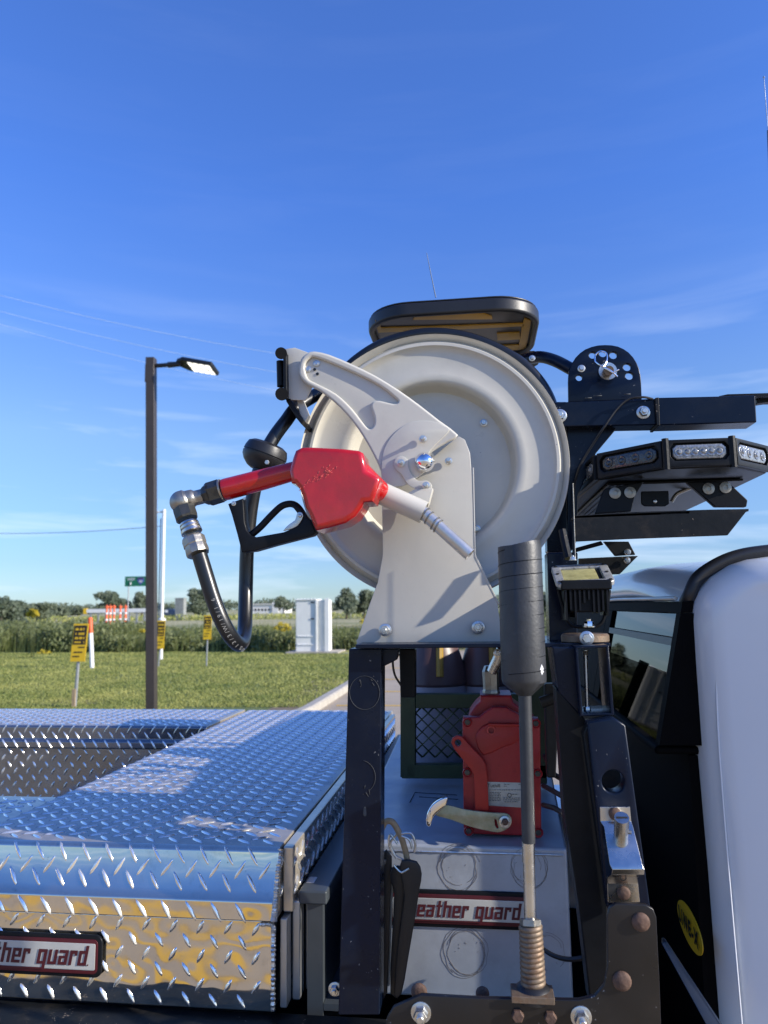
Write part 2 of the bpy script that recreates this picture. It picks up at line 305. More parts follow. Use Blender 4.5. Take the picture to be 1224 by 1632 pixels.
def bolt(px, py, Y, r, parent, m='zinc', washer=True, name='bolt', stud=True, h=None, axis=FR, at=None):
    """hex bolt with washer, as one small part; r in photo pixels"""
    c = at if at is not None else P(px, py, Y); rr = sz(r, Y); h = h or rr*.9
    A = Vector(axis).normalized(); a = A.orthogonal().normalized(); b = A.cross(a); vs, fs = [], []
    def ring(prof, seg):
        n0 = len(vs)
        for (q, t) in prof:
            for j in range(seg):
                an = 2*math.pi*j/seg+.35; vs.append(c+A*t+(a*math.cos(an)+b*math.sin(an))*max(q, 1e-5))
        for i in range(len(prof)-1):
            for j in range(seg):
                j2 = (j+1) % seg; fs.append((n0+i*seg+j, n0+i*seg+j2, n0+(i+1)*seg+j2, n0+(i+1)*seg+j))
    wt = rr*.18
    if washer: ring([(rr, 0), (rr, wt*.8), (rr*.93, wt), (.1*rr, wt)], 24)
    k = .72 if washer else 1.
    ring([(rr*k, 0), (rr*k, h*.8), (rr*k*.86, h), (.02*rr, h)], 6)
    if stud: ring([(rr*k*.5, h*.9), (rr*k*.5, h*1.35), (rr*k*.42, h*1.42), (0, h*1.42)], 14)
    o = mesh(name, vs, fs, m, parent, smooth=True, recalc=True); o.data.set_sharp_from_angle(angle=R(30)); return o
def dome(px, py, Y, r, parent, m='rust', h=.55, name='bolt'):
    c = P(px, py, Y); rr = sz(r, Y); return lathe(name, c, FR, [(rr, 0), (rr, rr*h*.35), (rr*.92, rr*h*.65), (rr*.6, rr*h*.92), (0, rr*h)], m, parent, seg=20, sharp=60)

def lugs(name, o, U, V, nu, nv, m, parent, pu=.048, pv=.026, ln=.043, wd=.0100, ht=.0042, ang=58, off=0.):
    """raised tread lugs on the rectangle o + U*[0,nu] + V*[0,nv]; one relief mesh"""
    Wn = U.cross(V).normalized(); vs, fs = [], []
    base = []
    for i in range(8):
        t = i/8*2*math.pi; x = math.cos(t); y = math.sin(t); sx = math.copysign(abs(x)**1.0, x)
        base.append((sx*.5*ln, y*.5*wd*(1-.25*abs(x))))
    row = 0; v = pv*.6
    while v < nv-pv*.35:
        u = pu*(.35 if row % 2 else .85)-pu+off
        sgn = 1 if row % 2 else -1; an = R(ang)*sgn
        while u < nu:
            if .3*ln < u < nu-.3*ln:
                ju = u+random.uniform(-.0008, .0008); jv = v+random.uniform(-.0006, .0006); an2 = an+random.uniform(-.05, .05)
                ca, sa = math.cos(an2), math.sin(an2); n = len(vs)
                for (k, hh) in ((1., -.0004), (.62, ht*.8)):
                    for (x, y) in base: x, y = x*(k if k == 1 else .8), y*(k if k == 1 else .5); vs.append(o+U*(ju+x*ca-y*sa)+V*(jv+x*sa+y*ca)+Wn*hh)
                vs.append(o+U*ju+V*jv+Wn*ht)
                for i in range(8): j = (i+1) % 8; fs.append((n+i, n+j, n+8+j, n+8+i)); fs.append((n+8+i, n+8+j, n+16))
            u += pu
        v += pv; row += 1
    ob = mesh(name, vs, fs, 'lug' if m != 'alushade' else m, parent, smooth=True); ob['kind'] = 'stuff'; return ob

# block lettering (strokes on a small grid) -----------------------------------
GL = {'w': [(0, 0, .8, 4), (0, 0, 3.6, .8), (1.4, 0, 2.2, 3), (2.8, 0, 3.6, 4)],
      'e': [(0, 0, .9, 4), (0, 3.2, 2.7, 4), (0, 0, 2.7, .75), (1.8, 1.6, 2.7, 4), (0, 1.6, 2.7, 2.2)],
      'a': [(0, 3.2, 2.7, 4), (1.8, 0, 2.7, 4), (0, 0, 2.7, .75), (0, 0, .9, 2.4), (0, 1.8, 2.7, 2.4)],
      't': [(.5, 0, 1.4, 5.4), (0, 3.3, 2, 4), (.5, 0, 1.9, .75)],
      'h': [(0, 0, .9, 5.4), (0, 3.2, 2.7, 4), (1.8, 0, 2.7, 4)],
      'r': [(0, 0, .9, 4), (0, 3.1, 2.2, 4), (1.5, 2.6, 2.2, 4)],
      'g': [(0, 0, .9, 4), (0, 3.2, 2.7, 4), (0, 0, 2.7, .75), (1.8, -1.4, 2.7, 4)],
      'u': [(0, 0, .9, 4), (0, 0, 2.7, .75), (1.8, 0, 2.7, 4)],
      'd': [(0, 0, .9, 4), (0, 3.2, 2.7, 4), (0, 0, 2.7, .75), (1.8, 0, 2.7, 5.4)]}
GWD = {'w': 3.6, 't': 2.0, 'r': 2.2}
def badge_text(name, o, U, V, h, m, parent, slant=.18):
    """'weather guard' in block letters; h = unit height of 4 grid cells; returns mesh part; starts at o"""
    k = h/4; x = 0; vs, fs = [], []; Wn = U.cross(V).normalized(); gx = 0
    def rect(a, b, c, d, z=.0003):
        n = len(vs)
        for zz in (0, z):
            for (p, q) in ((a, b), (c, b), (c, d), (a, d)): vs.append(o+U*((p+q*slant)*k)+V*(q*k)+Wn*zz)
        fs.extend([tuple(i+n for i in f) for f in HF])
    e = 0
    for ch in 'weather guard':
        if ch == ' ': x += 2.0; continue
        for (a, b, c, d) in GL[ch]:
            e = (e+1) % 5; rect(x+a, b, x+c, d, .0003+e*.00004)
        if ch == 'g': gx = x+2.7
        x += GWD.get(ch, 2.7)+.55
    rect(0.2, -1.4, gx-.9, -.95); rect(x-.2, 0, x+.15, .4)
    return mesh(name, vs, fs, m, parent, recalc=True), x*k
def text(name, body, c, size, m, parent, U=EX, V=EZV, sx=1., align='CENTER', ext=.0003, off=0., space=1.):
    cu = bpy.data.curves.new('t', 'FONT'); cu.body = body; cu.space_character = space; cu.size = size; cu.align_x = align; cu.align_y = 'CENTER'; cu.extrude = ext/2; cu.offset = off; cu.resolution_u = 3
    ob = bpy.data.objects.new('t', cu); me = bpy.data.meshes.new_from_object(ob); bpy.data.objects.remove(ob)
    Wn = U.cross(V).normalized(); c = Vector(c)
    for v in me.vertices: v.co = c+U*(v.co.x*sx)+V*v.co.y+Wn*(v.co.z+ext/2)
    me.materials.clear(); me.materials.append(M[m]); me.name = name
    return link(bpy.data.objects.new(name, me), parent)

# ================================================================== GROUND
def groundmat():
    m = bpy.data.materials.new('field_grass'); m.use_nodes = True; nt = m.node_tree; b = nt.nodes['Principled BSDF']; L = nt.links.new
    tc = N(nt, 'ShaderNodeTexCoord'); n1 = N(nt, 'ShaderNodeTexNoise'); n1.inputs['Scale'].default_value = .35; n1.inputs['Detail'].default_value = 9; n1.inputs['Roughness'].default_value = .7
    n2 = N(nt, 'ShaderNodeTexNoise'); n2.inputs['Scale'].default_value = 5; n2.inputs['Detail'].default_value = 8; n2.inputs['Roughness'].default_value = .75
    L(tc.outputs['Object'], n1.inputs['Vector']); L(tc.outputs['Object'], n2.inputs['Vector'])
    r = N(nt, 'ShaderNodeValToRGB'); e = r.color_ramp.elements; e[0].position = .3; e[0].color = (.085, .12, .03, 1); e[1].position = .72; e[1].color = (.26, .25, .09, 1); x = e.new(.5); x.color = (.14, .175, .045, 1)
    a = N(nt, 'ShaderNodeMath', operation='MULTIPLY_ADD'); a.inputs[1].default_value = .55; L(n2.outputs[0], a.inputs[0]); s = N(nt, 'ShaderNodeMath', operation='MULTIPLY'); s.inputs[1].default_value = .45; L(n1.outputs[0], s.inputs[0]); L(s.outputs[0], a.inputs[2])
    L(a.outputs[0], r.inputs[0]); L(r.outputs[0], b.inputs['Base Color']); b.inputs['Roughness'].default_value = .9
    bp = N(nt, 'ShaderNodeBump'); bp.inputs['Distance'].default_value = .06; L(n2.outputs[0], bp.inputs['Height']); L(bp.outputs[0], b.inputs['Normal'])
    return m
M['ground'] = groundmat()
M['lawn'] = M['ground']
M['field'] = mat('dry_field_grass', (.46, .40, .20), .9, 0, .2, .08, dirt=((.14, .17, .05), .05, .45, .6, .7))
M['lot'] = mat('sandy_concrete_lot', (.40, .325, .23), .85, 0, .12, .8, .003, 40, dirt=((.22, .19, .15), 2.5, .5, .75, .4))
M['road'] = mat('pale_asphalt', (.24, .22, .20), .85, 0, .12, .3)
M['linepaint'] = mat('yellow_line_paint', (.72, .42, .04), .7, 0, .15, 6, dirt=((.40, .32, .18), 8, .5, .75, .4))
M['bare'] = mat('bare_soil', (.20, .15, .09), .9, 0, .3, 2)
M['kerbred'] = mat('faded_red_kerb_paint', (.40, .16, .10), .8, 0, .2, 14)
def sheet(name, pts, z, m): 
    return setting(mesh(name, [(x, y, z) for x, y in pts], [tuple(range(len(pts)))], m))
sheet('ground', [(-1500, -600), (1500, -600), (1500, 2500), (-1500, 2500)], -.02, 'field')
sheet('parking_lot', [(-60, -40), (40, -40), (40, 30), (-60, 30)], -.004, 'lot')
# lawn with curved kerb corner
kx, ky = -2.95, 10.2; rc = 2.2
arc = [(kx-rc+rc*math.cos(R(a)), ky+rc-rc*math.sin(R(a))) for a in range(0, 91, 10)]
lawn_edge = [(-3.15, 27.5)]+[(kx, 16.5)]+arc+[(-60, ky)]
# lawn sheet: gently uneven grid clipped by kerb
sheet('lawn', [(-60, 36), (-1.2, 36), (-1.2, 29.5)]+lawn_edge, .1, 'lawn')
sheet('field_strip', [(-400, 36), (300, 36), (300, 60), (-400, 60)], .0, 'ground')
def kerb():
    pts = [Vector((x, y, 0)) for x, y in ([(-3.15, 27.5), (-3.0, 20)]+lawn_edge[1:])]
    vs, fs = [], []
    for i, p in enumerate(pts):
        t = (pts[min(i+1, len(pts)-1)]-pts[max(i-1, 0)]).normalized(); n = Vector((-t.y, t.x, 0))
        for (d, z) in ((-.01, -.02), (-.01, .125), (.13, .125), (.16, .10), (.17, -.02)): vs.append(p+n*d*1.0+Vector((0, 0, z)))
    for i in range(len(pts)-1):
        for j in range(4): fs.append((i*5+j, i*5+j+1, (i+1)*5+j+1, (i+1)*5+j))
    return setting(mesh('kerb', vs, fs, 'concrete', recalc=True))
kerb()
sheet('soil_strip', [(-3.15, 17.5), (-2.97, 13), (-3.1, 11.6), (-3.5, 12), (-3.45, 14), (-3.9, 17)], .104, 'bare')
for i, (a, b) in enumerate([(13.4, 13.52), (15.6, 15.72), (18.2, 18.33), (21.5, 21.65)]):
    sheet('parking_line', [(-2.6, a), (8, a+.1), (8, b+.1), (-2.6, b)], 0.0, 'linepaint')
for i in range(8):  # unseen hatch lines added behind the camera to streak the toolbox front's reflection
    yy = -.45-.42*i; sheet('parking_line', [(-6, yy-.9), (3, yy+.35), (3, yy+.49), (-6, yy-.76)], 0.0, 'linepaint')
sheet('parking_line', [(-9, -5.2), (9, -4.4), (9, -4.25), (-9, -5.05)], 0.0, 'linepaint')  # unseen line, also added behind the camera for that reflection
sheet('cabinet_path', [(-6.9, 26.8), (-2.0, 26.5), (-2.0, 28.4), (-6.9, 28.6)], .108, 'concrete')
box_pad = setting(box('concrete_pad', -7.05, -5.1, 26.75, 28.3, .0, .16, 'concrete'))
# far road ribbon rising slightly to the left
rd = [(-130, 66), (-52, 58), (-30, 60), (-14, 66)]; rd2 = [(-14, 71), (-34, 74), (-70, 92), (-200, 150)]
sheet('far_road', [(-200, 78), (-60, 56), (-30, 54), (-10, 60), (-10, 66), (-30, 64), (-60, 82), (-140, 190), (-400, 300)], .012, 'road')
sheet('road_verge', [(-44, 70), (-28, 66), (-12, 68), (10, 90), (-40, 120)], .03, 'field')

def leafcloud(name, centers, n, size, m, parent=None, kind=None, seed=1, elong=1.6):
    """n small leaf faces spread through ellipsoids (x,y,z,rx,ry,rz)"""
    rnd = random.Random(seed); vs, fs = [], []
    vol = [c[3]*c[4]*c[5] for c in centers]; tot = sum(v**.75 for v in vol)
    for c, v in zip(centers, vol):
        for _ in range(int(n*v**.75/tot)):
            while True:
                q = Vector((rnd.uniform(-1, 1), rnd.uniform(-1, 1), rnd.uniform(-1, 1)))
                if .25 < q.length < 1: break
            q *= 1 - .25*rnd.random()**2; nn = 1+.18*noise.noise(Vector((q.x*3+c[0], q.y*3, q.z*3+c[2])))
            p = Vector((c[0]+q.x*c[3]*nn, c[1]+q.y*c[4]*nn, c[2]+q.z*c[5]*nn))
            a = Vector((rnd.gauss(0, 1), rnd.gauss(0, 1), rnd.gauss(0, 1))).normalized(); b = a.orthogonal().normalized(); s = size*rnd.uniform(.6, 1.4); k = len(vs)
            vs += [p-a*s*elong*.5, p+b*s*.4, p+a*s*elong*.5, p-b*s*.4]; fs.append((k, k+1, k+2, k+3))
    o = mesh(name, vs, fs, m, parent)
    if kind: o['kind'] = kind
    return o
# lawn grass blades
def grass():
    rnd = random.Random(5); vs, fs = [], []
    n = 0
    while n < 95000:
        Y = 10.3+18*rnd.random()**1.5; x = rnd.uniform(-1.1*Y*.62-1, -2.9)
        if x < -.145*Y-.55*Y or x > -2.98: 
            continue
        if Y < 12.4 and x > -5.0: continue
        d = noise.noise(Vector((x*.7, Y*.7, 0)))
        h = .022+.022*rnd.random()+.012*d; w_ = .006+.0007*Y; a = rnd.uniform(0, math.pi)
        dx, dy = math.cos(a)*w_, math.sin(a)*w_; lx, ly = rnd.gauss(0, .025), rnd.gauss(0, .025); k = len(vs)
        vs += [(x-dx, Y-dy, .098), (x+dx, Y+dy, .098), (x+lx, Y+ly, .1+h)]; fs.append((k, k+1, k+2)); n += 1
    o = mesh('lawn_grass', vs, fs, 'grassblade'); o['kind'] = 'stuff'; return o
grass()
# tall weeds and shrubs behind the lawn
def hedge():
    rnd = random.Random(11); cs = []
    for i in range(420):
        x = rnd.uniform(-27, -2.5); y = rnd.uniform(28.6, 34)
        h = .78+.25*noise.noise(Vector((x*.35, y*.4, 3)))+.15*rnd.random()-.1*(x > -15)
        if x < -15: h += .25+.3*max(0, noise.noise(Vector((x*.6, y, 9))))
        rr = rnd.uniform(.35, .75); cs.append((x, y, .1+h*.5, rr, rr, h*.55))
    o = leafcloud('weed_thicket', cs, 95000, .085, 'leaf', seed=3, elong=2.0); o['kind'] = 'stuff'
    vs, fs = [], []   # upright stalks that fray the top
    for _ in range(5000):
        x = rnd.uniform(-27, -2.5); y = rnd.uniform(28.4, 34); h = .8+.4*rnd.random()+.25*noise.noise(Vector((x*.5, y*.4, 3))); k = len(vs)
        lx = rnd.gauss(0, .12); vs += [(x-.012, y, .1), (x+.012, y, .1), (x+lx, y+rnd.gauss(0, .1), .1+h)]; fs.append((k, k+1, k+2))
    s = mesh('weed_stalks', vs, fs, 'grassblade'); s['kind'] = 'stuff'
    cs = []
    for i in range(130):
        x = rnd.uniform(24, -10) if i % 3 == 0 else rnd.uniform(-2.5, 18); y = rnd.uniform(27.5, 34)
        if x < -2.5: continue
        h = 1.3+.3*rnd.random(); cs.append((x, y+3, .1+h*.5, .8, .8, h*.6))
    o = leafcloud('right_weed_thicket', cs, 26000, .1, 'leaf', seed=8, elong=2.0); o['kind'] = 'stuff'
hedge()
def goldenrod(px, py, Y, w_, h_, label, n=260, seed=1):
    c = P(px, py, Y); t = thing('goldenrod_plant', label, 'plant', (c.x, c.y, .1), 'goldenrod plants in the weeds')
    leafcloud('flower', [(c.x+dx*w_, c.y, c.z+dz*h_, w_*.35, w_*.3, h_*.35) for dx, dz in ((-.5, -.2), (-.15, .25), (.3, .1), (.55, -.25), (.1, -.4))], n, .05, 'goldenrod', t, seed=seed)
    rnd = random.Random(seed); tubes('stem', [[(c.x+rnd.uniform(-.15, .15), c.y, .1), (c.x+rnd.uniform(-.5, .5)*w_, c.y, c.z)] for _ in range(6)], .008, 'leaf', t, seg=4)
goldenrod(52, 976, 25.5, .30, .26, 'goldenrod plant with bright yellow flower head rising above the shrubs at far left', 420, 2)
goldenrod(592, 987, 29, .6, .4, 'wide goldenrod plant with yellow flowers just right of the pale grey cabinet', 420, 3)
goldenrod(450, 998, 29, .45, .3, 'goldenrod plant with yellow flowers just left of the pale grey cabinet', 340, 4)
goldenrod(70, 1040, 27.6, .4, .25, 'low goldenrod plant with few pale flowers left of the nearest yellow sign', 120, 5)
goldenrod(226, 1005, 28, .2, .12, 'small goldenrod flower head just left of the dark light pole', 70, 6)

# left tall shrub and far trees
def tree(label, px, pybase, Y, h, wd, n, size, seed, name='tree', group='distant trees on the horizon', m='leafdark'):
    h *= .86; c = P(px, pybase, Y); z0 = .0; t = thing(name, label, 'tree', (c.x, c.y, z0), group)
    rnd = random.Random(seed); cs = []
    for _ in range(9):
        a = rnd.uniform(0, 6.28); q = rnd.random()*.6*wd/2; zz = rnd.uniform(.3, .82)*h; k = wd*.5*rnd.uniform(.32, .55)
        cs.append((c.x+math.cos(a)*q, c.y+math.sin(a)*q, z0+zz, k, k, k*min(1.1, h/wd)*.8))
    leafcloud('crown', cs, n, size, m, t, seed=seed)
    tube('trunk', [(c.x, c.y, z0-.1), (c.x+.02*h, c.y, z0+h*.35), (c.x, c.y, z0+h*.75)], [.035*h, .025*h, .006*h], 'bark', t, seg=8)
    return t
tree('leafy tall shrub at the left edge of the picture behind the weeds', 2, 968, 40, 3.1, 3.2, 3500, .13, 21, 'tall_shrub', 'distant trees on the horizon')
tree('rounded tree left of the first goldenrod head on the far left', 22, 968, 75, 3.6, 4.2, 2500, .2, 22)
tree('low dark tree behind the yellow flowers at far left', 58, 968, 85, 3.8, 6.2, 2500, .24, 23)
tree('low dark tree on the horizon above the far road bend', 88, 968, 150, 3.9, 8, 1800, .4, 24)
tree('tiny rounded tree left of the white barrier', 112, 968, 240, 4.8, 9, 900, .6, 25)
tree('tiny low tree beside the end of the white barrier', 128, 968, 240, 4.2, 9, 900, .6, 26)
tree('left and larger of the two dark trees behind the orange posts', 172, 968, 200, 8.6, 11, 2500, .5, 27)
tree('right of the two dark trees behind the orange posts', 193, 968, 205, 8.2, 9, 2200, .5, 28)
tree('thin dark tree touching the left side of the light pole', 226, 968, 205, 9.5, 7, 1800, .5, 29)
tree('tall grey green tree standing behind the hanging hose loop', 322, 968, 130, 6.6, 5.6, 3200, .3, 30)
tree('tall tree just right of the pale grey cabinet', 552, 964, 110, 5.8, 4.4, 3200, .28, 31)
tree('rounded tree close to the reel stand right of the cabinet', 580, 964, 112, 5.2, 5.0, 3000, .28, 32)
tree('low dark tree on the horizon left of the cabinet', 452, 966, 200, 6.2, 6, 1200, .45, 33)
tree('tree seen through the gap beside the black post, behind the reel', 872, 962, 60, 3.4, 5, 3000, .2, 34)
tree('broad tree hidden mostly behind the rack posts', 900, 962, 70, 3.8, 8, 2500, .24, 35)
# far tree line as one mass
rnd = random.Random(40)
tl = leafcloud('tree_line', [(x, 420+rnd.uniform(-20, 20), 2+rnd.uniform(0, 2.0), 12, 6, 3.2+rnd.uniform(-1.2, 1.8)) for x in range(-420, 420, 9)], 26000, 1.1, 'leafdark', seed=41); tl['kind'] = 'stuff'
cr_ = leafcloud('distant_crop', [(x, 118+rnd.uniform(-4, 4), .3, 5, 5, .8) for x in range(-110, 60, 5)], 15000, .25, 'grassblade', seed=43); cr_['kind'] = 'stuff'

# ------------------------------------------------------------------ roadside furniture
def light_pole():
    b = P(241, 1169, 11.2); t = thing('light_pole', 'tall square bronze light pole with one lamp arm, standing in the lawn', 'light pole', (b.x, b.y, .1))
    x, y = b.x, b.y; tp = P(241, 571, 11.2); hw = .070
    hexv = []
    for (cx, cz) in ((x, .1), (tp.x, tp.z)):
        for a in (35, 125, 215, 305): hexv.append((cx+hw*1.414*math.cos(R(a+14)), y+hw*1.414*math.sin(R(a+14)), cz))
    hexa('pole_shaft', hexv, 'pole', t, bevel=.006)
    box('base_plate', x-.14, x+.14, y-.14, y+.14, .1, .125, 'pole', t, bevel=.004)
    sl = [(tp.x+1.02*(vx-x if i < 4 else vx-tp.x), y+1.06*(vy-y), tp.z-(.42 if i < 4 else .12)) for i, (vx, vy, vz) in enumerate(hexv)]
    hexa('arm_collar', sl, 'pole', t, bevel=.003)
    a0 = P(248, 583, 11.2); a1 = P(290, 580, 11.15)
    tube('lamp_arm', [a0, a0.lerp(a1, .45), a0.lerp(a1, .5), a1], [.035, .035, .05, .04], 'inkblack', t)
    # lamp head: flat tapered box, slightly tilted, lens panels below
    c0 = P(284, 578, 11.2); c1 = P(343, 588, 11.1)
    U = (c1-c0).normalized(); V = Vector((0, 1, -.18)).normalized(); Wn = U.cross(V).normalized(); ln = (c1-c0).length
    if Wn.z < 0: Wn = -Wn
    q = [c0-V*.08, c0+U*ln*.22-V*.19, c1-V*.18, c1+V*.18, c0+U*ln*.22+V*.19, c0+V*.08]
    vs = [p-Wn*.03 for p in q]+[p+Wn*.035 for p in q]; n = 6
    mesh('lamp_head', vs, [tuple(range(6)), tuple(range(11, 5, -1))]+[(i, (i+1) % 6, (i+1) % 6+6, i+6) for i in range(6)], 'inkblack', t, bevel=.012, recalc=True)
    for i in range(4):
        for j in range(2):
            cc = c0+U*ln*(.42+.155*i)+V*(-.085+.17*j)-Wn*.034; hu, hv = ln*.062, .07
            mesh('lamp_lens', [cc-U*hu-V*hv, cc+U*hu-V*hv, cc+U*hu+V*hv, cc-U*hu+V*hv, cc-U*hu*.8-V*hv*.8-Wn*.012, cc+U*hu*.8-V*hv*.8-Wn*.012, cc+U*hu*.8+V*hv*.8-Wn*.012, cc-U*hu*.8+V*hv*.8-Wn*.012], HF, 'lamplens', t, recalc=True)
mm = bpy.data.materials.new('lit_lamp_lens'); mm.use_nodes = True; bb = mm.node_tree.nodes['Principled BSDF']
bb.inputs['Base Color'].default_value = (.8, .8, .75, 1); bb.inputs['Emission Color'].default_value = (1, .96, .86, 1); bb.inputs['Emission Strength'].default_value = 1.1; M['lamplens'] = mm
light_pole()

def warn_sign(pxl, pxr, pyt, pyb, pybase, Y, label, lean=0., wood=False, ybase_px=None, slant=0):
    base = PZ((pxl+pxr)/2 if ybase_px is None else ybase_px, pybase, .1); Y = base.y; t = thing('warning_sign', label, 'sign', (base.x, base.y, .1), 'yellow and black warning signs on posts')
    a, b = P(pxl, pyt, Y), P(pxr, pyb, Y); w_, h_ = (b.x-a.x), (a.z-b.z); cx = (a.x+b.x)/2
    sh = slant
    def q(u, v, dy=0): return Vector((cx+u*w_/2+sh*v*.5*h_, Y-.04+dy, b.z+v*h_))
    def quad(name, u0, u1, v0, v1, m, dy, th=.004):
        return hexa(name, [q(u0, v0, dy), q(u1, v0, dy), q(u1, v0, dy+th), q(u0, v0, dy+th), q(u0, v1, dy), q(u1, v1, dy), q(u1, v1, dy+th), q(u0, v1, dy+th)], m, t)
    quad('sign_panel', -1, 1, 0, 1, 'yellow', 0, .01)
    quad('black_field', -.86, .86, .45, .95, 'inkblack', -.005, .004)
    for (v0, v1, u0, u1) in ((.82, .885, -.7, .7), (.70, .76, -.62, .62), (.585, .65, -.66, .66), (.49, .53, -.7, .7)):
        k = 9
        for i in range(k):
            if random.random() < .12: continue
            ua = u0+(u1-u0)*i/k; quad('print_block', ua+.01, ua+(u1-u0)/k*.78, v0, v1, 'yellow', -.009, .0035)
    for (v, u0, u1) in ((.36, -.1, .8), (.23, -.6, .55), (.12, -.7, .2)): quad('print_line', u0, u1, v, v+.03, 'inkblack', -.005, .003)
    z1 = b.z+h_*.2
    tube('sign_post', [(base.x+(cx-base.x)*.0, Y, .05), (cx, Y, z1)], .024 if not wood else .028, 'polemetal', t, seg=8)
    if wood: box('wooden_stake', base.x-.035, base.x+.03, Y-.05, Y-.03, .08, .42, 'wood', t, bevel=.003)
warn_sign(116, 137, 994, 1054, 1128, 13.2, 'nearest yellow and black warning sign, leaning, with a wooden stake at its foot', wood=True, ybase_px=119, slant=.14)
warn_sign(250.5, 262, 989, 1034, 1063, 22, 'yellow and black warning sign partly hidden behind the dark light pole', ybase_px=252, slant=.06)
warn_sign(325, 337, 981, 1019, 1062, 22, 'yellow and black warning sign standing between the light pole and the hanging hose', ybase_px=329, slant=.04)
sheet('bare_patch', [(-8.1, 12.7), (-7.2, 12.5), (-6.6, 12.8), (-6.9, 13.3), (-7.8, 13.4)], .106, 'bare')
def marker():
    b = PZ(147, 1065, .1); tp = P(143.5, 984, b.y); t = thing('marker_post', 'leaning orange and white plastic marker post on the lawn', 'marker post', (b.x, b.y, .1))
    mid = b.lerp(tp, .69); tube('white_post', [b-Vector((0, 0, .05)), mid], .062, 'whiteplastic', t); tube('orange_cap', [mid, tp.lerp(mid, .05), tp], [.066, .066, .05], 'orange', t)
marker()
def cabinet():
    Y = 27.1; t = thing('utility_cabinet', 'tall pale grey utility cabinet with louvred doors on a concrete pad', 'cabinet', (-6.1, 27.5, .16))
    x0, x1, x2 = P(471.5, 1000, Y).x, P(504, 1000, Y).x, P(524.5, 1000, Y).x; z1 = P(490, 956, Y).z
    box('cabinet_body', x0, x1, Y, Y+.9, .16, z1-.02, 'cabinet', t, bevel=.012)
    box('side_cabinet', x1+.012, x2-.08, Y+.06, Y+.9, .16, z1-.01, 'cabinet', t, bevel=.012)
    box('front_flange', x2-.17, x2, Y-.02, Y+.055, .16, z1+.04, 'cabinet', t, bevel=.01); box('front_flange', x1-.02, x1+.05, Y-.05, Y-.003, .16, z1-.02, 'cabinet', t, bevel=.008)
    box('roof_cap', x0-.03, x1+.02, Y-.04, Y+.94, z1-.018, z1+.03, 'cabinet', t, bevel=.01)
    for zz in (.72, .42):
        for i in range(7):
            u = x0+.07+i*.09; hexa('louvre', [(u, Y-.035, zz-.02), (u+.05, Y-.035, zz-.02), (u+.05, Y-.001, zz-.03), (u, Y-.001, zz-.03), (u, Y-.001, zz+.04), (u+.05, Y-.001, zz+.04), (u+.05, Y, zz+.045), (u, Y, zz+.045)], 'cabinet', t)
    for zz in (1.95, 1.35): box('door_latch', x1-.2, x1-.08, Y-.03, Y-.002, zz-.02, zz+.02, 'inkblack', t)
    for i in range(6): dome_c = lathe('roof_bolt', (x0+.06+i*.13, Y+.05, z1+.03), (0, 0, 1), [(.02, 0), (.02, .02), (0, .03)], 'cabinet', t, seg=8)
cabinet()
def white_post():
    b = P(258, 990, 24); tp = P(262, 812, 24); t = thing('white_pole', 'thin white pole with a side bracket just behind the dark light pole', 'pole', (b.x, 24, .1))
    tube('pole_shaft', [(b.x, 24, .1), (tp.x-.01, 24, tp.z)], .055, 'whiteplastic', t); tube('side_rod', [(b.x-.12, 24, 1.4), (tp.x-.12, 24, tp.z-.3)], .02, 'polemetal', t, seg=6)
    c = P(253, 816, 24); tube('bracket', [(tp.x-.02, 24, tp.z-.08), (c.x-.06, 24, c.z)], .03, 'whiteplastic', t, seg=6); 
    lathe('collar', (b.x, 24, P(258, 989, 24).z), (0, 0, 1), [(.0, 0), (.13, 0), (.13, .06), (.05, .09)], 'whiteplastic', t, seg=12)
white_post()
def highway_sign():
    Y = 60; a, b = P(199.5, 919, Y), P(236, 934, Y); t = thing('highway_sign', 'green highway sign reading WEST with a blue and red route shield', 'road sign', (P(204, 975, Y).x, Y, 0))
    box('sign_panel', a.x, b.x, Y-.02, Y+.02, b.z, a.z, 'highwaygreen', t)
    tube('sign_post', [(P(203, 990, Y).x, Y+.03, 0), (P(205, 930, Y).x, Y+.03, a.z-.1)], .05, 'polemetal', t, seg=6)
    text('lettering', 'WEST', P(209, 923.5, Y-.025), .27, 'whiteprint', t, sx=1.0, off=.01); tube('arrow', [P(208, 932.5, Y-.04), P(208, 927.5, Y-.04)], .05, 'whiteprint', t, seg=6)
    c = P(224, 926, Y-.03); pts = [(-.28, .27), (0, .33), (.28, .27), (.3, 0), (0, -.34), (-.3, 0)]
    plate2('route_shield', [[(c.x+u, c.z+v) for u, v in pts]], .01, 'shieldblue', t, 0.001, Vector((0, Y-.03, 0))); box('shield_band', c.x-.25, c.x+.25, Y-.05, Y-.042, c.z+.17, c.z+.26, 'inkred', t)
    text('shield_number', '90', (c.x, Y-.043, c.z-.05), .3, 'whiteprint', t, off=.01)
highway_sign()
Yb = 90; pa, pb = P(138, 974, Yb), P(236, 971, Yb)
tb = thing('road_barrier', 'long low white road barrier beyond the grass with a yellow end', 'barrier', (pa.x, Yb, 0))
box('rail', pa.x, pb.x, Yb, Yb+.3, pa.z-.22, pa.z+.25, 'whiteplastic', tb); box('end_cap', pa.x-.45, pa.x-.005, Yb, Yb+.3, pa.z-.35, pa.z+.35, 'yellow', tb)
for i in range(8): box('barrier_post', pa.x+.4+i*(pb.x-pa.x-1)/7, pa.x+.6+i*(pb.x-pa.x-1)/7, Yb+.05, Yb+.25, 0, pa.z-.23, 'polemetal', tb)
proto = None
